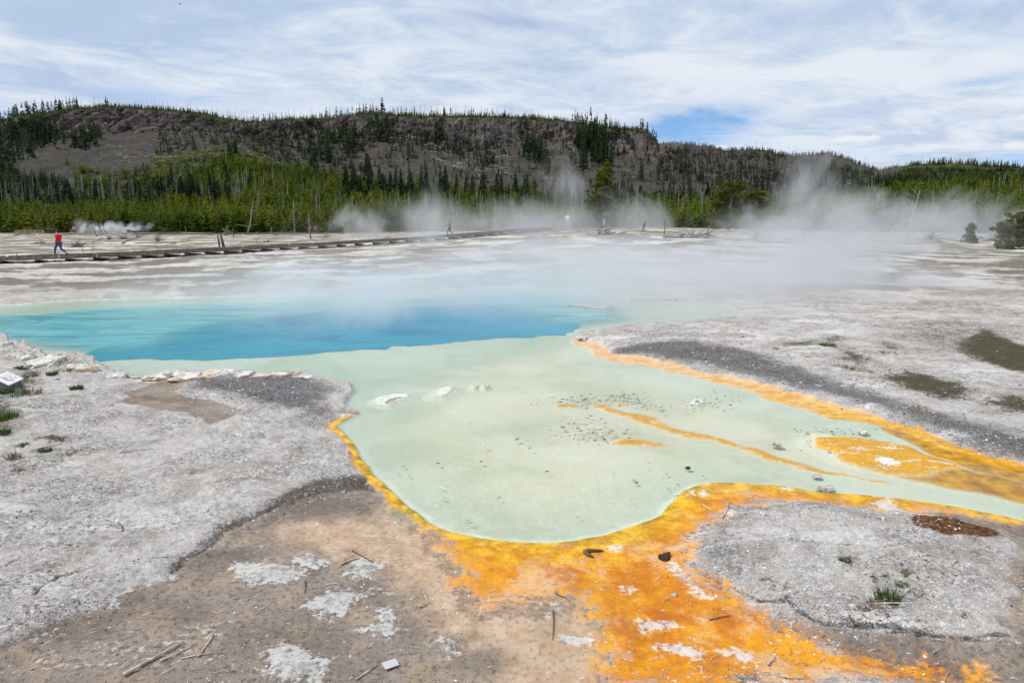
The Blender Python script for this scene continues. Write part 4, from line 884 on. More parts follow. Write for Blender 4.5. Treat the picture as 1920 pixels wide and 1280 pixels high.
# ------------------------------------------------------------------ boardwalks
M_deck = simple('deck_boards', (.30, .245, .205), .85, .35, 3., bump=.3)
M_beam = simple('beams', (.17, .14, .12), .9, .4, 6)
def box(c, s_, rz=0., tilt=0.):
    c = np.array(c, float); ca, sa = math.cos(rz), math.sin(rz); V_ = []
    for dx_ in (-.5, .5):
        for dy_ in (-.5, .5):
            for dz_ in (-.5, .5):
                a, b, e = dx_*s_[0], dy_*s_[1], dz_*s_[2]; e2 = e+a*tilt; V_.append(c+np.array([a*ca-b*sa, a*sa+b*ca, e2]))
    return V_, [(0, 1, 3, 2), (4, 6, 7, 5), (0, 4, 5, 1), (2, 3, 7, 6), (0, 2, 6, 4), (1, 5, 7, 3)]
def walkway(pts, label, wid, hz, sup, deckstep=.15):
    pts = np.array(pts, float); seg = np.hypot(*np.diff(pts, axis=0).T); cum = np.concatenate([[0], np.cumsum(seg)])
    def P_(s_): return np.array([np.interp(s_, cum, pts[:, 0]), np.interp(s_, cum, pts[:, 1])])
    def T_(s_): a = P_(min(cum[-1], s_+1.5))-P_(max(0, s_-1.5)); return a/np.linalg.norm(a)
    def Zs(s_): return float(np.mean([zbase(*P_(np.clip(s_+k, 0, cum[-1]))) for k in (-5, -2, 0, 2, 5)]))+hz
    o0 = P_(cum[-1]/2); root = empty('boardwalk', (o0[0], o0[1], 0), 0, 1, label, 'boardwalk'); off = np.array([o0[0], o0[1], 0])
    pl_, ra = [], []; s_ = 0
    while s_ < cum[-1]:
        p = P_(s_); t_ = T_(s_); z = Zs(s_)+random.uniform(-.006, .006); pl_.append(box(np.array([p[0], p[1], z-.025])-off, (deckstep-.012, wid+random.uniform(-.03, .03), .05), math.atan2(t_[1], t_[0]))); s_ += deckstep
    link('deck', pymesh('deck', pl_, False), M_deck, root)
    for sd in (-1, 1):
        ra = []; s_ = 0; st_ = 2.4
        while s_ < cum[-1]-.1:
            a, b = P_(s_), P_(min(cum[-1], s_+st_)); t_ = (b-a)/max(np.linalg.norm(b-a), 1e-6); nrm = np.array([-t_[1], t_[0]])*sd*(wid/2-.05); za, zb_ = Zs(s_), Zs(min(cum[-1], s_+st_)); L = np.linalg.norm(b-a); c0 = (a+b)/2+nrm
            ra.append(box(np.array([c0[0], c0[1], (za+zb_)/2+.05])-off, (L-.04, .09, .09), math.atan2(t_[1], t_[0]), (zb_-za)/L))
            c1 = (a+b)/2+nrm*.96; ra.append(box(np.array([c1[0], c1[1], (za+zb_)/2-.10])-off, (L-.01, .07, .09), math.atan2(t_[1], t_[0]), (zb_-za)/L)); s_ += st_
        link('kerb_rail', pymesh('kerb_rail', ra, False), M_beam, root)
    s_ = .6
    while s_ < cum[-1]:
        p = P_(s_); t_ = T_(s_); z = Zs(s_); zg = z-hz-.12; hh = z-.21-zg
        sp = link('support', pymesh('support', [box((0, 0, -hh*.25), (.42, wid-.1, hh*.5), 0), box((0, 0, hh*.22), (.26, wid-.16, hh*.46), 0), box((.24, 0, hh*.1), (.06, wid-.3, hh*.3), 0)], False), M_beam, root)
        sp.location = (p[0]-off[0], p[1]-off[1], zg+hh*.5); sp.rotation_euler = (0, 0, math.atan2(t_[1], t_[0])); s_ += sup
    return P_, Zs
bw = [(-160, 41.5), (-60, 43.7), (0, 45.2), (100, 47.5), (200, 50.5), (300, 54.5), (400, 59), (480, 63), (560, 66.5), (660, 70), (760, 73.5), (845, 77.5), (960, 84), (1062, 92)]
walkway([((a-960)/1299.*b, b) for a, b in bw], 'long low grey boardwalk crossing the flats behind the blue pool', 1.9, .56, 1.95)
bw2 = [(1062, 92), (1100, 97), (1160, 101), (1230, 108)]
walkway([((a-960)/1299.*(b+1.6), b+1.6) for a, b in bw2], 'short far stretch of boardwalk behind the tall single pine', 1.9, .40, 2.4)
bw3 = [(120, 152), (300, 150), (480, 149), (640, 149), (800, 146)]
walkway([((a-960)/1299.*b, b) for a, b in bw3], 'distant boardwalk running along the foot of the bright pines', 2.0, .45, 3.6, .3)

# ------------------------------------------------------------------ railing, posts, signs
M_rail = simple('railing_wood', (.45, .36, .25), .85, .25, 5)
x, y, z = at(54, 0, 0, 150); fr_ = empty('wooden_railing', (x, y, z), .05, 1, 'pale two-rail wooden railing at the forest edge', 'railing')
for k in range(4): link('post', pymesh('post', [box((-2.9+k*1.93, 0, .55), (.12, .12, 1.2))], False), M_rail, fr_)
for k in range(2): link('rail', pymesh('rail', [box((0, -.09, .62+k*.42), (6., .05, .16))], False), M_rail, fr_)
M_post = simple('post_wood', (.10, .085, .075), .9, .4, 6)
for px, py, hpx, ln, lb in [(412, 463, 22, -.14, 'straight dark wooden post, thinner of the pair behind the boardwalk'), (420, 463, 24, -.30, 'thick dark post leaning beside a straight thinner one'), (438, 444, 16, 0., 'lone short post before the leaning bleached trunk')]:
    x, y, z = at(px, py); hh = hpx*y/1280.; o = link('wooden_post', pymesh('wooden_post', [stick([(0, 0, -.2), (ln*.5, 0, hh*.5), (ln, 0, hh)], [.10 if ln > -.2 else .16, .09 if ln > -.2 else .14, .08 if ln > -.2 else .10], 7)]), M_post); o.location = (x, y, z); tag(o, lb, 'post')
M_white = simple('white_paint', (.72, .73, .75), .5, .06, 4)
M_text = simple('red_lettering', (.32, .05, .08), .6, .2, 20)
x, y, z = at(231, 0, 0, 140); sg = empty('sign', (x, y, z), 0, 1, 'small white notice board on two legs by the steaming vent', 'sign')
link('panel', pymesh('panel', [box((0, 0, .82), (1.0, .05, .34))], False), M_white, sg)
for k in (-1, 1): link('leg', pymesh('leg', [box((k*.3, .03, .35), (.07, .05, .74))], False), M_post, sg)
# the low slanted sign near the pool
def loc3(px, py, z0): u, t_ = slope(px, py); Yv = (z0-H)/t_; return np.array([u*Yv, Yv, z0])
pc_ = [loc3(17, 721, .27), loc3(44, 709, .30), loc3(14, 696, .40), loc3(-13, 707, .37)]
c0 = sum(pc_)/4; u1_ = (pc_[1]-pc_[0]); v1_ = (pc_[3]-pc_[0]); nn = np.cross(u1_, v1_); nn /= np.linalg.norm(nn)
if nn[2] < 0: nn = -nn
sg = empty('sign', (c0[0], c0[1], 0), 0, 1, 'low slanted white information sign with red lettering beside the pool bank', 'sign'); of = np.array([c0[0], c0[1], 0])
def plate_(a, b, c_, d_, th): 
    q = [np.array(p)-of for p in (a, b, c_, d_)]; V_ = q+[p-nn*th for p in q]
    return V_, [(0, 1, 2, 3), (7, 6, 5, 4), (0, 4, 5, 1), (1, 5, 6, 2), (2, 6, 7, 3), (3, 7, 4, 0)]
link('panel', pymesh('panel', [plate_(*pc_, .022)], False), M_white, sg)
tx = []
rt = np.random.default_rng(4)
P00, UU_, VV_ = pc_[0]+nn*.004, u1_, v1_
for row, (a0, a1) in zip((.80, .62, .44, .28), ((.12, .80), (.10, .88), (.18, .9), (.22, .75))):
    k = a0
    while k < a1:
        w_ = rt.uniform(.035, .06)
        if rt.random() < .82:
            for (da, db, dw, dh) in ([(0, 0, .012, .09), (w_*.7, 0, .012, .09), (0, .04, w_*.7, .015)], [(0, 0, .012, .09), (0, .075, w_*.8, .014), (0, 0, w_*.8, .014)], [(0, 0, w_*.8, .014), (0, .075, w_*.8, .014), (w_*.35, 0, .012, .09)])[rt.integers(3)]:
                q = [P00+VV_*(1-(k+da+e))*1.+UU_*(row-.05+db+f_)*1. for e, f_ in ((0, 0), (dw, 0), (dw, dh), (0, dh))]; tx.append(plate_(*q, .003))
        k += w_+.018
link('lettering', pymesh('lettering', tx, False), M_text, sg)
M_conc = simple('sign_base', (.12, .12, .13), .9, .3, 12)
q = [c0+(p-c0)*.86 for p in pc_]; lo_ = [np.array([p[0], p[1], -.1]) for p in q]; hi_ = [p-nn*.03 for p in q]
link('base', pymesh('base', [([p-of for p in lo_+hi_], [(3, 2, 1, 0), (4, 5, 6, 7), (0, 1, 5, 4), (1, 2, 6, 5), (2, 3, 7, 6), (3, 0, 4, 7)])], False), M_conc, sg)

# ------------------------------------------------------------------ people
M_skin = simple('skin', (.48, .29, .21), .6, .08, 20)
def skinmesh(name, nodes, edges, mat, parent, root=0, lev=2):
    me_ = bpy.data.meshes.new(name); me_.from_pydata([n[:3] for n in nodes], edges, []); me_.update()
    o = link(name, me_, mat, parent); md = o.modifiers.new('skin', 'SKIN'); md.use_smooth_shade = True
    sv = me_.skin_vertices[0].data if me_.skin_vertices else None
    for i, n in enumerate(nodes):
        rr_ = n[3]; sv[i].radius = (rr_, rr_) if not isinstance(rr_, tuple) else rr_
    sv[root].use_root = True
    sb = o.modifiers.new('sub', 'SUBSURF'); sb.levels = lev; sb.render_levels = lev; return o
def person(px, Yv, face, label, top, legs, hair, pose='walk', hz=.58, height=1.75, extra=None, scarf=None, swing=1.):
    x = (px-960)/1299.*Yv; z = float(zbase(x, Yv))+hz
    p = empty('person', (x, Yv, z), face, height/1.75, label, 'person')   # local +x = the way they walk
    s_ = swing
    hip, kL, aL, tL = (0, .0, .95), (.22*s_, .09, .52), (.30*s_, .09, .09), (.44*s_, .09, .04)
    kR, aR, tR = (-.02*s_, -.09, .50), (-.42*s_, -.09, .20), (-.36*s_, -.09, .06)
    if pose == 'stand': kL, aL, tL = (.03, .1, .50), (0, .1, .08), (.16, .11, .03); kR, aR, tR = (.02, -.1, .50), (-.02, -.1, .08), (.13, -.11, .03)
    eL, wL = (-.12*s_, .25, 1.14), (.02*s_, .24, .92); eR, wR = (.06*s_, -.25, 1.14), (.26*s_, -.22, .96)
    if pose == 'hold': eL, wL = (.08, .24, 1.14), (.30, .12, 1.16); eR, wR = (.08, -.24, 1.14), (.30, -.08, 1.22)
    if pose == 'stand': eL, wL = (-.02, .25, 1.12), (.06, .23, .88); eR, wR = (-.02, -.25, 1.12), (.06, -.23, .88)
    N = [(0, 0, .95, (.15, .11)), (0, 0, 1.15, (.14, .10)), (.01, 0, 1.36, (.16, .11)), (.01, 0, 1.48, (.055, .055)), (.03, 0, 1.56, (.075, .08)), (.03, 0, 1.66, (.088, .095)), (.02, 0, 1.74, (.05, .05)), (.135, 0, 1.62, (.014, .014)),
         (0, .10, .90, .095), (*kL, .062), (*aL, .042), (*tL, .04), (0, -.10, .90, .095), (*kR, .062), (*aR, .042), (*tR, .04),
         (0, .19, 1.40, .062), (*eL, .045), (*wL, .028), (0, -.19, 1.40, .062), (*eR, .045), (*wR, .028)]
    E_ = [(0, 1), (1, 2), (2, 3), (3, 4), (4, 5), (5, 6), (5, 7), (0, 8), (8, 9), (9, 10), (10, 11), (0, 12), (12, 13), (13, 14), (14, 15), (2, 16), (16, 17), (17, 18), (2, 19), (19, 20), (20, 21)]
    for wi, el, sd in ((18, eL, 1), (21, eR, -1)):
        wv = np.array(N[wi][:3]); dv = wv-np.array(el); dv /= np.linalg.norm(dv); sv_ = np.array([1, 0, 0.]) if abs(dv[0]) < .8 else np.array([0, 0, 1.]); sv_ = sv_-dv*np.dot(sv_, dv); sv_ /= np.linalg.norm(sv_)
        pm = wv+dv*.06; pi_ = len(N); N.append((*pm, (.032, .018))); E_.append((wi, pi_))
        for f_, (o_, l_) in enumerate(((-.026, .062), (-.009, .075), (.009, .070), (.026, .052))):
            b = pm+dv*.035+sv_*o_; m_ = b+dv*l_*.5+np.array([.008, 0, -.004]); e_ = b+dv*l_+np.array([.022, -.008*sd, 0]); i0 = len(N)
            N += [(*b, .010), (*m_, .009), (*e_, .007)]; E_ += [(pi_, i0), (i0, i0+1), (i0+1, i0+2)]
        b = wv+dv*.03-sv_*.03; e_ = b+dv*.03-sv_*.03; i0 = len(N); N += [(*b, .010), (*e_, .008)]; E_ += [(pi_, i0), (i0, i0+1)]
    skinmesh('body', N, E_, M_skin, p, 0, 1)
    J = [(0, 0, .90, (.19, .15)), (0, 0, 1.15, (.19, .145)), (0, 0, 1.36, (.195, .135)), (.005, 0, 1.46, (.10, .09)), (0, .20, 1.39, .085), (*eL, .068), (*(np.array(wL)*.9+np.array(eL)*.1), .052), (0, -.20, 1.39, .085), (*eR, .068), (*(np.array(wR)*.9+np.array(eR)*.1), .052)]
    skinmesh('jacket', J, [(0, 1), (1, 2), (2, 3), (2, 4), (4, 5), (5, 6), (2, 7), (7, 8), (8, 9)], top, p, 0, 1)
    T = [(0, 0, .93, (.165, .13)), (0, .10, .86, .108), (*kL, .080), (*(np.array(aL)*.92+np.array(kL)*.08), .062), (0, -.10, .86, .108), (*kR, .080), (*(np.array(aR)*.92+np.array(kR)*.08), .062)]
    skinmesh('trousers', T, [(0, 1), (1, 2), (2, 3), (0, 4), (4, 5), (5, 6)], legs, p, 0, 1)
    for a, t_ in ((aL, tL), (aR, tR)):
        skinmesh('shoe', [(a[0]-.05, a[1], a[2]-.02, .05), (*(np.array(a)*.5+np.array(t_)*.5-np.array([0, 0, .02])), .05), (*t_, .04)], [(0, 1), (1, 2)], M_shoe, p, 0, 1)
    bm = bmesh.new(); bmesh.ops.create_icosphere(bm, subdivisions=3, radius=1)
    for v in list(bm.verts):
        if v.co.z < -.15 and v.co.x > -.25: bm.verts.remove(v)
    for v in bm.verts: v.co = Vector((v.co.x*.118+.012, v.co.y*.105, v.co.z*.125+1.68))*1.0
    hm_ = bpy.data.meshes.new('hair'); bm.to_mesh(hm_); bm.free(); link('hair', hm_, hair, p)
    for sd in (-1, 1):
        bm = bmesh.new(); bmesh.ops.create_icosphere(bm, subdivisions=1, radius=.012); em = bpy.data.meshes.new('eye'); bm.to_mesh(em); bm.free(); o = link('eye', em, M_shoe, p); o.location = (.118, sd*.034, 1.655)
    return p
M_shoe = simple('dark_shoes', (.03, .03, .035), .6)
M_red = simple('red_cloth', (.62, .012, .015), .8, .15, 12); M_red2 = simple('coral_cloth', (.52, .12, .11), .8, .15, 12)
M_jean = simple('blue_denim', (.03, .10, .22), .85, .2, 14); M_whitec = simple('white_cloth', (.8, .8, .82), .8, .05, 10)
M_navy = simple('navy_cloth', (.03, .045, .08), .85, .2, 10); M_grey = simple('grey_cloth', (.22, .23, .25), .85, .2, 10); M_black = simple('black_hair', (.015, .013, .012), .7); M_blond = simple('fair_hair', (.40, .26, .12), .7); M_pink = simple('pink_cloth', (.55, .25, .35), .8); M_lblue = simple('light_blue_cloth', (.35, .50, .62), .8)
person(106, 47.6, math.pi*.93, 'person in a red hooded jacket and blue jeans walking on the long boardwalk', M_red, M_jean, M_black, swing=1.15)
person(843, 77.3, math.pi*1.02, 'person in a coral jacket striding along the boardwalk through the steam', M_red2, M_jean, M_blond, 'hold', swing=1.0)
person(1064, 92.3, math.pi*.5, 'person in a loose white jacket seen from behind in the steam', M_whitec, M_grey, M_grey, 'stand')
person(1133, 99.5, math.pi*1.1, 'person in dark clothes with fair hair beside the tall single pine', M_navy, M_lblue, M_blond, 'stand')
person(591, 149, math.pi*.5, 'tiny distant person in red before the bright pines', M_red2, M_jean, M_black, 'stand', .45)
person(581, 149.4, math.pi*.9, 'tiny distant person in pale pink next to the one in red', M_pink, M_navy, M_black, 'walk', .45)
person(137, 151, math.pi*.5, 'tiny person in violet behind the white vent steam', M_pink, M_navy, M_black, 'stand', .5)
person(181, 151.2, math.pi*.5, 'tiny person in white beside the vent steam, one of two together', M_whitec, M_grey, M_black, 'stand', .5)
person(192, 151, math.pi*.4, 'tiny person in light blue beside the one in white at the vent', M_lblue, M_jean, M_black, 'stand', .5)

# ------------------------------------------------------------------ a bird high up
u, t_ = slope(338, 8); br_ = empty('bird', (float(u)*60, 60, H+float(t_)*60), .6, 1, 'tiny dark bird gliding high against the pale cloud', 'bird')
skinmesh('body', [(.10, 0, 0, .012), (.06, 0, 0, .022), (0, 0, 0, .03), (-.08, 0, 0, .016), (-.14, 0, 0, .012), (0, .06, .01, (.03, .008)), (-.01, .16, .035, (.025, .006)), (-.05, .26, .02, (.008, .004)), (0, -.06, .01, (.03, .008)), (-.01, -.16, .035, (.025, .006)), (-.05, -.26, .02, (.008, .004))],
         [(0, 1), (1, 2), (2, 3), (3, 4), (2, 5), (5, 6), (6, 7), (2, 8), (8, 9), (9, 10)], M_navy, br_, 2, 1)

# ------------------------------------------------------------------ rocks and crusts
def sinter_mat():
    m, nt = newmat('sinter'); co = nt.node('ShaderNodeTexCoord').outputs['Object']; n = nt.noise(co, 9, 5, .65); g = nt.node('ShaderNodeNewGeometry').outputs['Position']
    n0 = nt.noise(g, 2.4, 3); c = nt.mix(nt.step(n, .38, .6), (.34, .31, .27), (.66, .63, .58)); c = nt.mix(nt.m('MULTIPLY', nt.step(n0, .52, .64), .6), c, (.62, .44, .24)); c = nt.mix(nt.m('MULTIPLY', nt.step(n, .36, .30), .7), c, (.12, .11, .10))
    p = nt.node('ShaderNodeBsdfPrincipled', {'Base Color': c, 'Roughness': .85, 'Specular IOR Level': .3}); b = nt.node('ShaderNodeBump', {'Strength': .7, 'Distance': .02, 'Height': n}); nt.l.new(b.outputs[0], p.inputs['Normal']); out(nt, p.outputs[0]); return m
M_sint = sinter_mat(); M_lump = simple('dark_scat', (.045, .03, .022), .95, .5, 30, bump=.8); M_crust = simple('crust_grey', (.42, .39, .37), .85, .4, 14, bump=.5)
def rock(name, px, py, wpx, dpx, ht, label, mat, cat, seed=0, z0=0., jag=.25, ring=False):
    x, y, z = at(px, py); x2, y2, _ = at(px, py-dpx); wd = wpx*y/1280.; dp = max(.03, abs(y2-y)); r = np.random.default_rng(seed+int(px))
    bm = bmesh.new(); bmesh.ops.create_icosphere(bm, subdivisions=4, radius=.5)
    co = np.array([v.co[:] for v in bm.verts]); n = fbm(co[:, 0]*3+px, co[:, 1]*3+co[:, 2]*2, 4, seed+5); n2 = fbm(co[:, 0]*9+px, co[:, 1]*9+co[:, 2]*6, 3, seed+9)
    k = 1+(n-.5)*jag*4+(n2-.5)*jag*1.5
    for v, f_ in zip(bm.verts, k): v.co = Vector((v.co.x*wd*f_, v.co.y*dp*f_, max(-.3, v.co.z)*ht*2*f_*(.7 if v.co.z > .3 else 1)))
    if ring:
        for v in bm.verts:
            q = math.hypot(v.co.x/wd, v.co.y/dp)*2
            if q < .62 and v.co.z > 0: v.co.z *= .25
    me_ = bpy.data.meshes.new(name); bm.to_mesh(me_); bm.free(); me_.polygons.foreach_set('use_smooth', [True]*len(me_.polygons))
    o = link(name, me_, mat); o.location = (x, y, z+z0); return tag(o, label, cat)
RK = [(298,704,48,5,.07,'smooth rounded sinter lobe tapering to a point at the spill channel'), (330,699,42,5,.11,'cream topped sinter knob, tallest on the pool rim'), (350,704,50,6,.07,'broad white sinter lump below the cream topped knob'),
      (403,700,44,5,.10,'white sinter boulder with dark cracks in the middle of the rim'), (428,698,30,4,.09,'round sinter knob next to the cracked boulder'), (456,701,36,4,.08,'low white sinter ridge past the round knob'), (490,703,40,4,.06,'thin sinter ledge at the pool rim'),
      (520,700,44,4,.06,'flat white sinter shelf near the rim corner'), (556,698,22,4,.09,'small cream coloured knob at the rim corner'), (575,704,30,5,.05,'frilled white sinter crust turning round the corner'),
      (10,649,30,5,.20,'highest grey ledge block at the photo edge of the bank'), (48,664,44,6,.14,'layered ledge stone jutting over the teal water'), (85,676,50,5,.10,'low layered stone on the ledge bank'), (150,687,50,6,.09,'pale slab on the ledge bank'), (176,691,22,7,.13,'cracked ledge end stone with a dark face'),
      (218,702,40,6,.06,'white crust lump beside the spill channel'), (250,705,26,4,.05,'small white lump at the mouth of the spill channel')]
for i, a in enumerate(RK): rock('sinter_rock', a[0], a[1]+3, a[2], a[3], a[4], a[5], M_sint, 'rock', 20+i)
rock('sinter_ledge', 1094, 634, 30, 6, .10, 'brown stained ledge point where the far bank meets the shallows', M_crust, 'rock', 3)
rock('sinter_crust', 1088, 574, 60, 4, .12, 'misty low ledge island off the far shore', M_crust, 'rock', 4); rock('sinter_crust', 1120, 577, 60, 3, .07, 'narrow misty ledge beside the low island', M_crust, 'rock', 5)
rock('sinter_crust', 1230, 562, 90, 5, .15, 'grey pitted shelf on the steamy far bank', M_crust, 'rock', 6)

def crustplate(name, outer, inner, th, label):
    q = world(outer); c_ = q.mean(0); lo = q.min(0); hi = q.max(0); ex_ = (hi-lo).max()*.8; lo = lo-ex_; hi = hi+ex_; n = 150
    gx, gy = np.meshgrid(np.linspace(lo[0], hi[0], n), np.linspace(lo[1], hi[1], n)); p_ = np.stack([gx.ravel(), gy.ravel()], 1)
    sz = ex_/.8; d_ = sdf(p_+np.stack([fbm(p_[:, 0]/sz*9, p_[:, 1]/sz*9, 4, 3)-.5, fbm(p_[:, 0]/sz*9, p_[:, 1]/sz*9, 4, 4)-.5], 1)*sz*.12, q, 2, 2)
    di = sdf(p_+(fbm(p_[:, 0]/sz*9, p_[:, 1]/sz*9, 4, 8)-.5)[:, None]*sz*.1, world(inner), 2, 2) if inner else np.full(len(p_), 2.)
    z_ = np.where(d_ < 0, np.clip(-d_/(.04*sz), 0, 1)**.5*th*(.25+1.5*(fbm(p_[:, 0]/sz*16, p_[:, 1]/sz*16, 3, 6)-.3)), -np.clip(d_/(.5*sz), 0, 1)**.8*.085); z_ = np.where(di < 0, z_*.35, z_)
    ii = np.arange(n*n).reshape(n, n); Fc = np.stack([ii[:-1, :-1].ravel(), ii[:-1, 1:].ravel(), ii[1:, 1:].ravel(), ii[1:, :-1].ravel()], 1); Fc = Fc[(d_[Fc] < .5*sz).any(1)]
    me_ = mesh_from(name, np.stack([p_[:, 0]-c_[0], p_[:, 1]-c_[1], z_], 1), Fc); at_ = me_.attributes.new('skirt', 'FLOAT', 'POINT'); at_.data.foreach_set('value', np.clip(d_/(.03*sz), 0, 1).astype(np.float32)); at_ = me_.attributes.new('tone', 'FLOAT', 'POINT'); at_.data.foreach_set('value', np.clip(np.where(di < 0, 0., .45+.55*fbm(p_[:, 0]/sz*12, p_[:, 1]/sz*12, 3, 7)), 0, 1).astype(np.float32))
    used_ = np.unique(Fc); o = link(name, me_, M_plate); o.location = (c_[0], c_[1], 0); bm = bmesh.new(); bm.from_mesh(me_); bmesh.ops.delete(bm, geom=[v for v in bm.verts if not v.link_faces], context='VERTS'); bm.to_mesh(me_); bm.free()
    return tag(o, label, 'crust')
m_, nt = newmat('plate_crust'); c = nt.node('ShaderNodeValToRGB', {0: nt.attr('tone').outputs['Fac']}); c.color_ramp.elements[0].color = (.27, .22, .16, 1); c.color_ramp.elements[1].color = (.60, .60, .57, 1); c.color_ramp.elements[1].position = .8
p = nt.node('ShaderNodeBsdfPrincipled', {'Base Color': nt.mix(nt.attr('skirt').outputs['Fac'], c.outputs[0], (.50, .50, .40)), 'Roughness': .8}); out(nt, p.outputs[0]); M_plate = m_
crustplate('crust_plate', [(700,750),(706,746),(712,744),(728,740),(745,738),(767,738),(764,743),(750,748),(737,751),(731,755),(727,759),(716,757),(706,755)], [(722,755),(730,748),(750,744),(757,745),(742,749),(733,753),(727,757)], .010, 'large white rimmed crust plate with tan centre in the shallow water')
crustplate('crust_plate', [(813,739),(822,734),(828,728),(838,724),(848,724),(845,731),(840,737),(828,741),(818,741)], None, .010, 'smaller slanted white crust plate in the shallow water')
crustplate('crust_plate', [(883,723),(886,720),(894,720),(896,723),(890,725)], [(886,723),(888,721),(893,722),(890,724)], .010, 'tiny round crust, first of two side by side in the shallows')
crustplate('crust_plate', [(902,723),(905,720),(914,720),(916,723),(909,725)], [(905,723),(908,721),(912,722),(909,724)], .010, 'tiny cream crust, second of two side by side in the shallows')
crustplate('crust_plate', [(1296,753),(1303,748),(1316,748),(1319,753),(1310,756),(1299,756)], [(1301,754),(1306,750),(1313,751),(1310,755)], .010, 'dark rimmed crust piece in the middle of the shallows')
rock('rock', 1546, 916, 34, 8, .045, 'mottled stone at the water edge of the orange mat', M_crust, 'rock', 11, .0, .3)
rock('rock', 1616, 809, 18, 6, .03, 'white chip above the orange island', M_sint, 'rock', 13); rock('rock', 1457, 833, 15, 7, .03, 'dark edged chip between yellow streak and orange island', M_crust, 'rock', 14, 0, .4, True)
rock('rock', 1290, 877, 9, 4, .02, 'lone tiny dark chip in open shallows', M_lump, 'rock', 15); rock('rock', 1531, 892, 20, 7, .015, 'thin dark sliver below the yellow streak', M_crust, 'rock', 16)
rock('dung_pile', 1246, 1046, 24, 9, .030, 'crumbly dark brown dung heap on the orange mat', M_lump, 'dung', 17, .01, .35)
rock('rock', 1264, 1117, 11, 6, .02, 'small dark pebble on the lower orange mat', M_crust, 'rock', 18, .01)
# the V-shaped stick, the pale card, the split branch and other twigs
def gpt(px, py, dz): x, y, z = at(px, py); return np.array([x, y, z+dz])
def gstick(name, pts, th, label, mat, cat='stick'):
    q = [gpt(a, b, c_) for a, b, c_ in pts]; o_ = np.array([q[0][0], q[0][1], 0]); n = len(q); me_ = pymesh(name, [stick([p-o_ for p in q], [th*(1-.6*i/max(1, n-1)) for i in range(n)], 7)]); o = link(name, me_, mat); o.location = o_; return tag(o, label, cat)
M_wetw = simple('wet_wood', (.13, .07, .045), .5, .3, 20); M_split = simple('split_wood', (.50, .42, .37), .85, .35, 18)
def zl(z_): return z_
q = [gpt(a, b, .012) for a, b in ((1131, 1034), (1118, 1034), (1103, 1034), (1098, 1037), (1103, 1042), (1112, 1046))]; o_ = q[0]
o = link('bent_stick', pymesh('bent_stick', [stick([p-o_ for p in q], [.006, .014, .022, .026, .018, .007], 8)]), M_wetw); o.location = o_; tag(o, 'brown wet stick bent like a hook on the yellow mat', 'stick')
M_card = simple('card', (.46, .44, .50), .5, .03, 5)
zc_ = max(gpt(a, b, .018)[2] for a, b in ((715, 1242), (741, 1233), (749, 1245), (723, 1254))); cd = [loc3(715, 1242, zc_), loc3(741, 1233, zc_+.01), loc3(749, 1245, zc_), loc3(723, 1254, zc_-.004)]; of = cd[0].copy(); nn = np.array([0, 0, 1.])
o = link('card', pymesh('card', [plate_(*cd, .004)], False), M_card); o.location = of; tag(o, 'pale square card lying flat on the brown ground', 'card')
def woodpiece(pts, th, label, mat=None, name='branch'): return gstick(name, [(a, b, th*.8+.004) for a, b in pts], th, label, mat or M_split)
woodpiece([(232, 1268), (262, 1252), (300, 1230), (345, 1205)], .014, 'long split pinkish branch lying on the brown ground, thickest of the sticks')
woodpiece([(300, 1240), (335, 1226), (370, 1206)], .007, 'thinner straight stick parallel to the split branch')
woodpiece([(340, 1236), (380, 1228), (420, 1224)], .006, 'fine pale twig crossing past the split branch')
woodpiece([(372, 1232), (395, 1200), (402, 1185)], .006, 'thin upright looking twig by the fine pale one')
woodpiece([(660, 1033), (680, 1044), (700, 1055)], .006, 'slender twig above the largest star shaped crust patch', M_wetw)
woodpiece([(640, 1060), (662, 1051), (675, 1048)], .005, 'dark twig end crossing above the crust patch', M_wetw)
woodpiece([(572, 1090), (573, 1100), (571, 1112)], .006, 'short dark upright twig beside a white crust patch', M_wetw)
woodpiece([(480, 1152), (495, 1140), (510, 1127)], .005, 'straight bleached twig near the brown slope')
woodpiece([(794, 1112), (800, 1124), (808, 1133)], .006, 'small bent twig on the peach coloured ground')
woodpiece([(786, 1140), (795, 1138), (803, 1132)], .005, 'dark stub twig next to the small bent twig', M_wetw)
woodpiece([(1037, 1145), (1038, 1170), (1036, 1200)], .005, 'long upright grass stem in the grey crust hollow', M_wetw)
woodpiece([(1314, 946), (1326, 952), (1338, 960)], .007, 'forked grey twig on the upper orange mat')
woodpiece([(1355, 972), (1361, 960), (1367, 947)], .008, 'pale grey twig pointing at the water on the orange mat')
woodpiece([(668, 1275), (690, 1260), (706, 1246)], .006, 'pale slanting twig beside the square card')
woodpiece([(1041, 1113), (1050, 1118), (1062, 1122)], .005, 'thin curved twig on the yellow orange mat', M_wetw)
woodpiece([(1330, 1163), (1352, 1158), (1372, 1155)], .005, 'straight dark stem at the edge of the orange mat', M_wetw)
woodpiece([(1440, 1248), (1446, 1240), (1454, 1234)], .008, 'short thick pale stick in the orange mat')
woodpiece([(1463, 1268), (1480, 1272), (1520, 1272)], .006, 'rusty twig lying along the lowest orange mat')
woodpiece([(60, 845), (90, 838), (118, 832)], .004, 'faint twig among the small plants', M_wetw)
woodpiece([(225, 850), (250, 845), (290, 843)], .004, 'thin dark twig on the white crust', M_wetw)

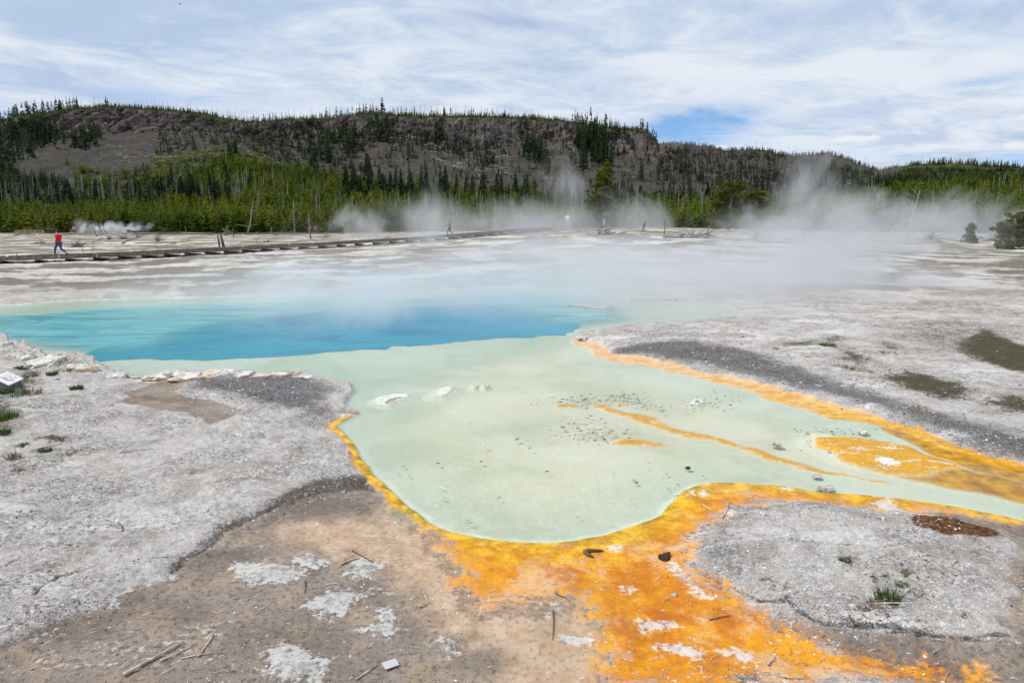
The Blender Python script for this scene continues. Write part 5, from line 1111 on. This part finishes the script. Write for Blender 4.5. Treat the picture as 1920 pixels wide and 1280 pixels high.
# ------------------------------------------------------------------ tufts of plants
M_grass = simple('grass_blades', (.075, .115, .02), .7, .35, 3, rnd=.25); M_dry = simple('dry_stems', (.20, .15, .08), .8, .35, 3, rnd=.25)
def tuft_mesh(n, rad, ht, seed, wd=.006):
    r = np.random.default_rng(seed); V_ = []; Fc = []
    for i in range(n):
        a = r.random()*6.28; q = rad*math.sqrt(r.random()); b = np.array([math.cos(a)*q, math.sin(a)*q, -.01]); ou = np.array([math.cos(a), math.sin(a), 0]); sd_ = np.array([-math.sin(a+r.normal()), math.cos(a+r.normal()), 0])*wd
        h_ = ht*r.uniform(.4, 1.1); m_ = b+ou*h_*.25*r.uniform(0, 1.5)+np.array([0, 0, h_*.65]); e = b+ou*h_*.6*r.uniform(0, 1.5)+np.array([0, 0, h_])
        k = len(V_); V_ += [b-sd_, b+sd_, m_+sd_*.8, m_-sd_*.8, e]; Fc += [(k, k+1, k+2, k+3), (k+3, k+2, k+4)]
    return V_, Fc
TF = [(1664,1122,34,.10,0,'largest green grass tuft on the white gravel island'), (1640,1135,22,.07,1,'brown green tuft crowding the largest one'), (1585,1050,14,.06,0,'small dark green tuft alone on the upper gravel island'), (1690,1095,14,.05,0,'thin sprig behind the largest tuft'),
      (1722,1112,20,.05,1,'sparse greenish plant past the largest tuft'), (1600,1120,12,.04,1,'low dry sprig before the brown green tuft'), (1548,1073,12,.03,1,'faint dry patch plant near the small dark tuft'), (1620,1140,12,.05,1,'dark stemmed sprig below the brown green tuft'),
      (1605,1165,10,.05,1,'thin dry stems lower on the gravel island'), (1730,1162,12,.04,1,'wispy grey green stems on the lower gravel island'), (1800,1150,14,.04,1,'dry twiggy sprig toward the dark gravel'), (1705,1080,8,.03,0,'tiny sprig higher on the gravel island'),
      (144,729,16,.10,0,'isolated dark green tuft on the white bank'), (60,738,26,.14,1,'olive brown plants hugging the sign base'), (30,741,30,.12,0,'green weeds growing under the sign'), (10,738,22,.14,0,'leafy weeds in front of the sign'),
      (60,705,22,.10,1,'brown green cushion plant behind the sign'), (38,692,14,.10,0,'small bush on the ledge bank'), (98,702,14,.09,0,'green cushion between sign and ledge stones'), (120,694,20,.06,1,'low brown plant strip on the ledge bank'), (104,712,10,.06,1,'dark little sprig below the green cushion'),
      (12,785,30,.16,0,'bushy green plant at the photo edge below the sign'), (5,812,18,.10,0,'lower clump of the bushy plant'), (42,836,14,.07,0,'round dark green sprig on the gravel'), (85,845,16,.07,0,'green tuft in the line of small plants'), (105,843,14,.05,1,'brownish tuft next to the green one'),
      (130,847,20,.05,1,'dry flat plant at the end of the plant line'), (65,858,14,.05,1,'dark plant just below the green tuft'), (25,858,18,.10,1,'spindly grey green stalks'), (32,882,14,.06,1,'yellowish low sprig, lowest of the small plants'),
      (1552,648,22,.10,0,'olive moss mound on the far bank'), (1590,690,26,.10,1,'dark brown moss mound on the far bank'), (1620,697,22,.08,1,'smaller brown moss mound beside the dark one'), (1665,662,24,.08,1,'brown cushion plants on the far bank')]
for i, (px, py, rpx, ht, k, lb) in enumerate(TF):
    x, y, z = at(px, py); rad = rpx*y/1280.*.62; n = 230 if k == 0 else 130
    g = tuft_mesh(n, rad, ht, 400+i, .0035*max(1., y/7)); zz = z
    o = link('grass_tuft', pymesh('grass_tuft', [g], False), M_grass if k == 0 else M_dry); o.location = (x, y, zz-.02); tag(o, lb, 'grass tuft' if k == 0 else 'plant')
    if i == 0: link('dead_stems', pymesh('dead_stems', [stick([(random.uniform(-.02, .02), -.03, 0), (random.uniform(-.1, .1), -.1, .05), (random.uniform(-.2, .2), -.16, .08)], [.004, .003, .001], 4) for _ in range(8)]), M_split, o)

# ------------------------------------------------------------------ loose chips and rubble, too many to count
from numpy import sin, cos, pi
octv = np.array([[1, 0, 0], [0, 1, 0], [-1, 0, 0], [0, -1, 0], [0, 0, .6], [0, 0, -.6]], float); octf = np.array([[0, 1, 4], [1, 2, 4], [2, 3, 4], [3, 0, 4], [1, 0, 5], [2, 1, 5], [3, 2, 5], [0, 3, 5]])
def grid_v(a, x, y):
    r_ = np.hypot(x, y); th = np.arctan2(x, y); j = np.clip(np.searchsorted(ths, th), 0, NT_-1); i = np.clip(np.searchsorted(rs, r_), 0, NR-1); return a.reshape(NR, NT_)[i, j]
def chips(name, x, y, s_, mat, flat_=.4, sink=.3, tones=None):
    n = len(x); r = np.random.default_rng(len(name)); z = grid_z(x, y)
    v = octv[None]*(1+r.normal(0, .25, (n, 6, 1)))*s_[:, None, None]; v[:, :, 1] *= r.uniform(.35, .9, n)[:, None]; v[:, :, 2] *= flat_
    a = r.random(n)*6.28; tl = r.normal(0, .25, n); vx = v[:, :, 0]*cos(a)[:, None]-v[:, :, 1]*sin(a)[:, None]; vy = v[:, :, 0]*sin(a)[:, None]+v[:, :, 1]*cos(a)[:, None]; vz = v[:, :, 2]+v[:, :, 0]*tl[:, None]
    Vc = np.stack([vx+x[:, None], vy+y[:, None], vz+(z+s_*flat_*(.5-sink))[:, None]], 2).reshape(-1, 3); Fc = (octf[None]+np.arange(n)[:, None, None]*6).reshape(-1, 3)
    me_ = mesh_from(name, Vc, Fc, False); at_ = me_.attributes.new('tone', 'FLOAT', 'POINT'); at_.data.foreach_set('value', np.repeat(tones if tones is not None else r.random(n), 6).astype(np.float32))
    o = link(name, me_, mat); o['kind'] = 'stuff'; return o
def chip_mat(name, c1, c2):
    m, nt = newmat(name); c = nt.mix(nt.attr('tone').outputs['Fac'], c1, c2); p = nt.node('ShaderNodeBsdfPrincipled', {'Base Color': c, 'Roughness': .9, 'Specular IOR Level': .2}); out(nt, p.outputs[0]); return m
M_chip = chip_mat('chips', (.30, .28, .26), (.70, .68, .66)); M_dchip = chip_mat('dark_chips', (.05, .04, .035), (.26, .22, .19))
def scatter(n, y0, y1, wide=.86):
    Yv = 1/(1/y1+(1/y0-1/y1)*RNG.random(n)); u = (RNG.random(n)*2-1)*wide; return u*Yv, Yv
x, y = scatter(60000, 3.4, 24); sp = grid_v(s_pool, x, y); fl_ = grid_v(flat, x, y); dk_ = grid_v(dark, x, y); dens = fbm(x*1.6, y*1.6, 3, 55)
k = (sp > .12) & (RNG.random(len(x)) < np.clip(.75-fl_*.95+dk_*.3-grid_v(veg, x, y)*2, .0, 1)*ss(.35, .55, dens)); x, y = x[k], y[k]
chips('sinter_rubble', x, y, (.005+.012*RNG.random(len(x))**3)*np.clip(y/6, .8, 2.2), M_chip, .5)
x, y = scatter(26000, 3.4, 24); sp = grid_v(s_pool, x, y); fl_ = grid_v(flat, x, y); dk_ = grid_v(dark, x, y); dens = fbm(x*2.2, y*2.2, 3, 56)
k = (sp > .1) & (RNG.random(len(x)) < np.clip(.25-fl_*.2+dk_, .02, 1)*ss(.42, .6, dens+dk_*.3)); x, y = x[k], y[k]
chips('dark_gravel', x, y, (.005+.012*RNG.random(len(x))**3)*np.clip(y/6, .8, 2.2), M_dchip, .6)
x, y = scatter(16000, 3.4, 9); fl_ = grid_v(flat, x, y); sp = grid_v(s_pool, x, y); k = (fl_ > .4) & (sp > .25) & (RNG.random(len(x)) < ss(.35, .6, fbm(x*1.3, y*1.3, 3, 58))*.8); x, y = x[k], y[k]
chips('sinter_flakes', x, y, .003+.012*RNG.random(len(x))**6, M_chip, .25)
# pebbles standing in the shallows
px = []; py = []
for (cx, cy_, rx, ry, n) in [(1090,748,60,7,120),(1160,745,40,5,60),(1180,742,30,8,40),(1110,790,50,14,60),(1120,812,55,10,110),(1230,762,80,14,80),(1330,752,60,14,30),(1550,815,60,14,130),(1600,835,50,14,140),(1660,850,50,12,90),(1010,750,20,5,16),(1000,822,30,8,6),(900,960,250,60,50),(850,840,120,90,40),(1250,900,120,40,30),(1350,930,50,16,20),(1690,868,40,10,60),(1270,930,16,20,10)]:
    a = RNG.normal(0, .6, (n, 2)); px += list(cx+a[:, 0]*rx); py += list(cy_+a[:, 1]*ry)
x, y = G(np.array(px), np.array(py)); n = len(x); r = RNG.random(n); z = np.zeros(n)
s_ = (.008+.022*r**3)*np.clip(y/6, .7, 1.6)
v = octv[None]*(1+RNG.normal(0, .25, (n, 6, 1)))*s_[:, None, None]; v[:, :, 2] *= .5; a = RNG.random(n)*6.28
Vc = np.stack([v[:, :, 0]*cos(a)[:, None]-v[:, :, 1]*sin(a)[:, None]*.5+x[:, None], v[:, :, 0]*sin(a)[:, None]+v[:, :, 1]*cos(a)[:, None]*.5+y[:, None], v[:, :, 2]+.002], 2).reshape(-1, 3)
me_ = mesh_from('pond_pebbles', Vc, (octf[None]+np.arange(n)[:, None, None]*6).reshape(-1, 3), False); a_ = me_.attributes.new('tone', 'FLOAT', 'POINT'); a_.data.foreach_set('value', np.repeat(RNG.random(n), 6).astype(np.float32))
o = link('pond_pebbles', me_, chip_mat('pebbles', (.13, .12, .09), (.58, .54, .46))); o['kind'] = 'stuff'
# fine litter of twigs
parts = []
x, y = scatter(620, 3.5, 8.5); fl_ = grid_v(flat, x, y); sp = grid_v(s_pool, x, y); kk = (sp > .4) & (fl_ > .2) & (RNG.random(len(x)) < .62); x, y = x[kk], y[kk]; z = grid_z(x, y)
for i in range(len(x)):
    a = random.gauss(.6, .7); L = random.uniform(.012, .06); d_ = np.array([math.cos(a), math.sin(a), 0])*L; p = np.array([x[i], y[i], z[i]+.008]); parts.append(stick([p-d_, p+np.array([0, 0, .008]), p+d_+np.array([0, 0, random.uniform(0, .015)])], [.0024, .0022, .001], 3))
o = link('twig_litter', pymesh('twig_litter', parts), M_split); o['kind'] = 'stuff'

# ------------------------------------------------------------------ steam
def steam_mat(name, dens, scale, stretch=(1, 1, 1), lo=.45, hi=.85, seed=0., warp=1.2, ero=.55):
    m, nt = newmat(name); g = nt.node('ShaderNodeTexCoord').outputs['Object']; pos = nt.node('ShaderNodeNewGeometry').outputs['Position']
    f_ = nt.m('SUBTRACT', 1., nt.vm('LENGTH', g), None, True)
    q = nt.node('ShaderNodeMapping', {'Vector': pos, 'Scale': stretch, 'Location': (seed, seed*.7, 0)}).outputs[0]
    n = nt.noise(q, scale, 6, .62, warp)
    v = nt.m('ADD', n, nt.m('MULTIPLY', nt.m('SUBTRACT', f_, .5), ero))
    dn = nt.m('MULTIPLY', nt.m('MULTIPLY', nt.step(v, lo, hi), nt.step(f_, 0., .35)), dens)
    v = nt.node('ShaderNodeVolumePrincipled', {'Color': (.97, .98, 1., 1), 'Density': dn, 'Anisotropy': .25}); out(nt, None, v.outputs[0]); return m
def steam(px, py, Yv, wd, ht, dp, mat, label, zc=None, lean=0.):
    """an ellipsoid of vapour: centre seen at px, py and distance Yv, size in metres"""
    u, t_ = slope(px, py); x = float(u)*Yv; z = H+float(t_)*Yv if zc is None else zc
    bm = bmesh.new(); bmesh.ops.create_icosphere(bm, subdivisions=3, radius=1.); me_ = bpy.data.meshes.new('steam'); bm.to_mesh(me_); bm.free()
    o = link('steam_cloud', me_, mat); o.location = (x, Yv, z); o.scale = (wd/2, dp/2, ht/2); o.rotation_euler = (0, lean, 0); tag(o, label, 'steam'); return o
STEAMS = [
 (860, 550, 22, 32, 4.2, 17, steam_mat('steam_a', .42, .24, (1, .6, 1.3), .30, 1.0, 1.), 'low blue white steam sheet over the deep pool', None, 0.),
 (1250, 515, 27, 28, 4.2, 18, steam_mat('steam_b', .50, .24, (1, .6, 1.3), .30, .95, 5.), 'thick low steam drifting over the far bank', None, 0.),
 (1560, 540, 30, 20, 7.0, 10, steam_mat('steam_c', .55, .26, (1, .7, 1.1), .38, .80, 9.), 'dense white foot of the tall steam plume', None, 0.),
 (1530, 465, 33, 9.5, 13, 7, steam_mat('steam_d', .50, .34, (1, .7, .7), .38, .92, 13.), 'tall steam plume reaching the hill skyline', None, .15),
 (803, 450, 62, 8.5, 15, 6, steam_mat('steam_e', .36, .26, (1, .7, .55), .38, .92, 17.), 'single steam column beside the person in coral', None, .25),
 (1195, 428, 90, 24, 13, 8, steam_mat('steam_f', .26, .17, (1, .7, .7), .42, .84, 21.), 'steam round the foot of the tall single pine', None, .2),
 (990, 428, 88, 32, 12, 7, steam_mat('steam_g', .36, .18, (1, .7, .7), .40, .84, 24.), 'thin steam veil behind the person in white', None, .1),
 (1460, 440, 66, 22, 9, 7, steam_mat('steam_h', .46, .22, (1, .7, .7), .40, .82, 27.), 'steam drifting before the broad round pine', None, .2),
 (1650, 440, 60, 24, 9.5, 7, steam_mat('steam_i', .34, .22, (1, .7, .7), .40, .82, 31.), 'ragged steam over the sprawling dead crown', None, .2),
 (690, 430, 90, 18, 11, 6, steam_mat('steam_j', .36, .22, (1, .7, .7), .44, .84, 35.), 'faint steam wisp before the bright pines', None, .2),
 (205, 430, 142, 30, 8.0, 6, steam_mat('steam_k', 1.3, .26, (1, .7, .9), .50, .86, 41., 1.6), 'bright white steam blowing from the distant vent', None, 0.),
 (1065, 350, 110, 16, 15, 6, steam_mat('steam_l', .16, .12, (1, .7, .5), .44, .84, 44.), 'high thin steam trail in front of the cliff', None, .2),
 (1790, 425, 100, 40, 15, 8, steam_mat('steam_m', .34, .18, (1, .7, .7), .34, .9, 47.), 'thin steam drifting along the bright pines past the leaning silver trunk', None, 0.),
 (1000, 478, 46, 40, 5.5, 16, steam_mat('steam_n', .26, .16, (1, .6, 1.2), .32, 1.0, 52.), 'thin steam veil over the pale flats between pool and boardwalk', None, 0.),
 (930, 432, 82, 58, 10, 10, steam_mat('steam_o', .16, .13, (1, .7, .9), .22, 1.05, 57.), 'broad soft steam bank stretched along the middle of the boardwalk', None, 0.),
 (1600, 450, 54, 36, 10, 9, steam_mat('steam_p', .17, .15, (1, .7, .9), .22, 1.05, 61.), 'broad soft steam bank round the tall plume', None, 0.)]
for a in STEAMS: steam(*a)
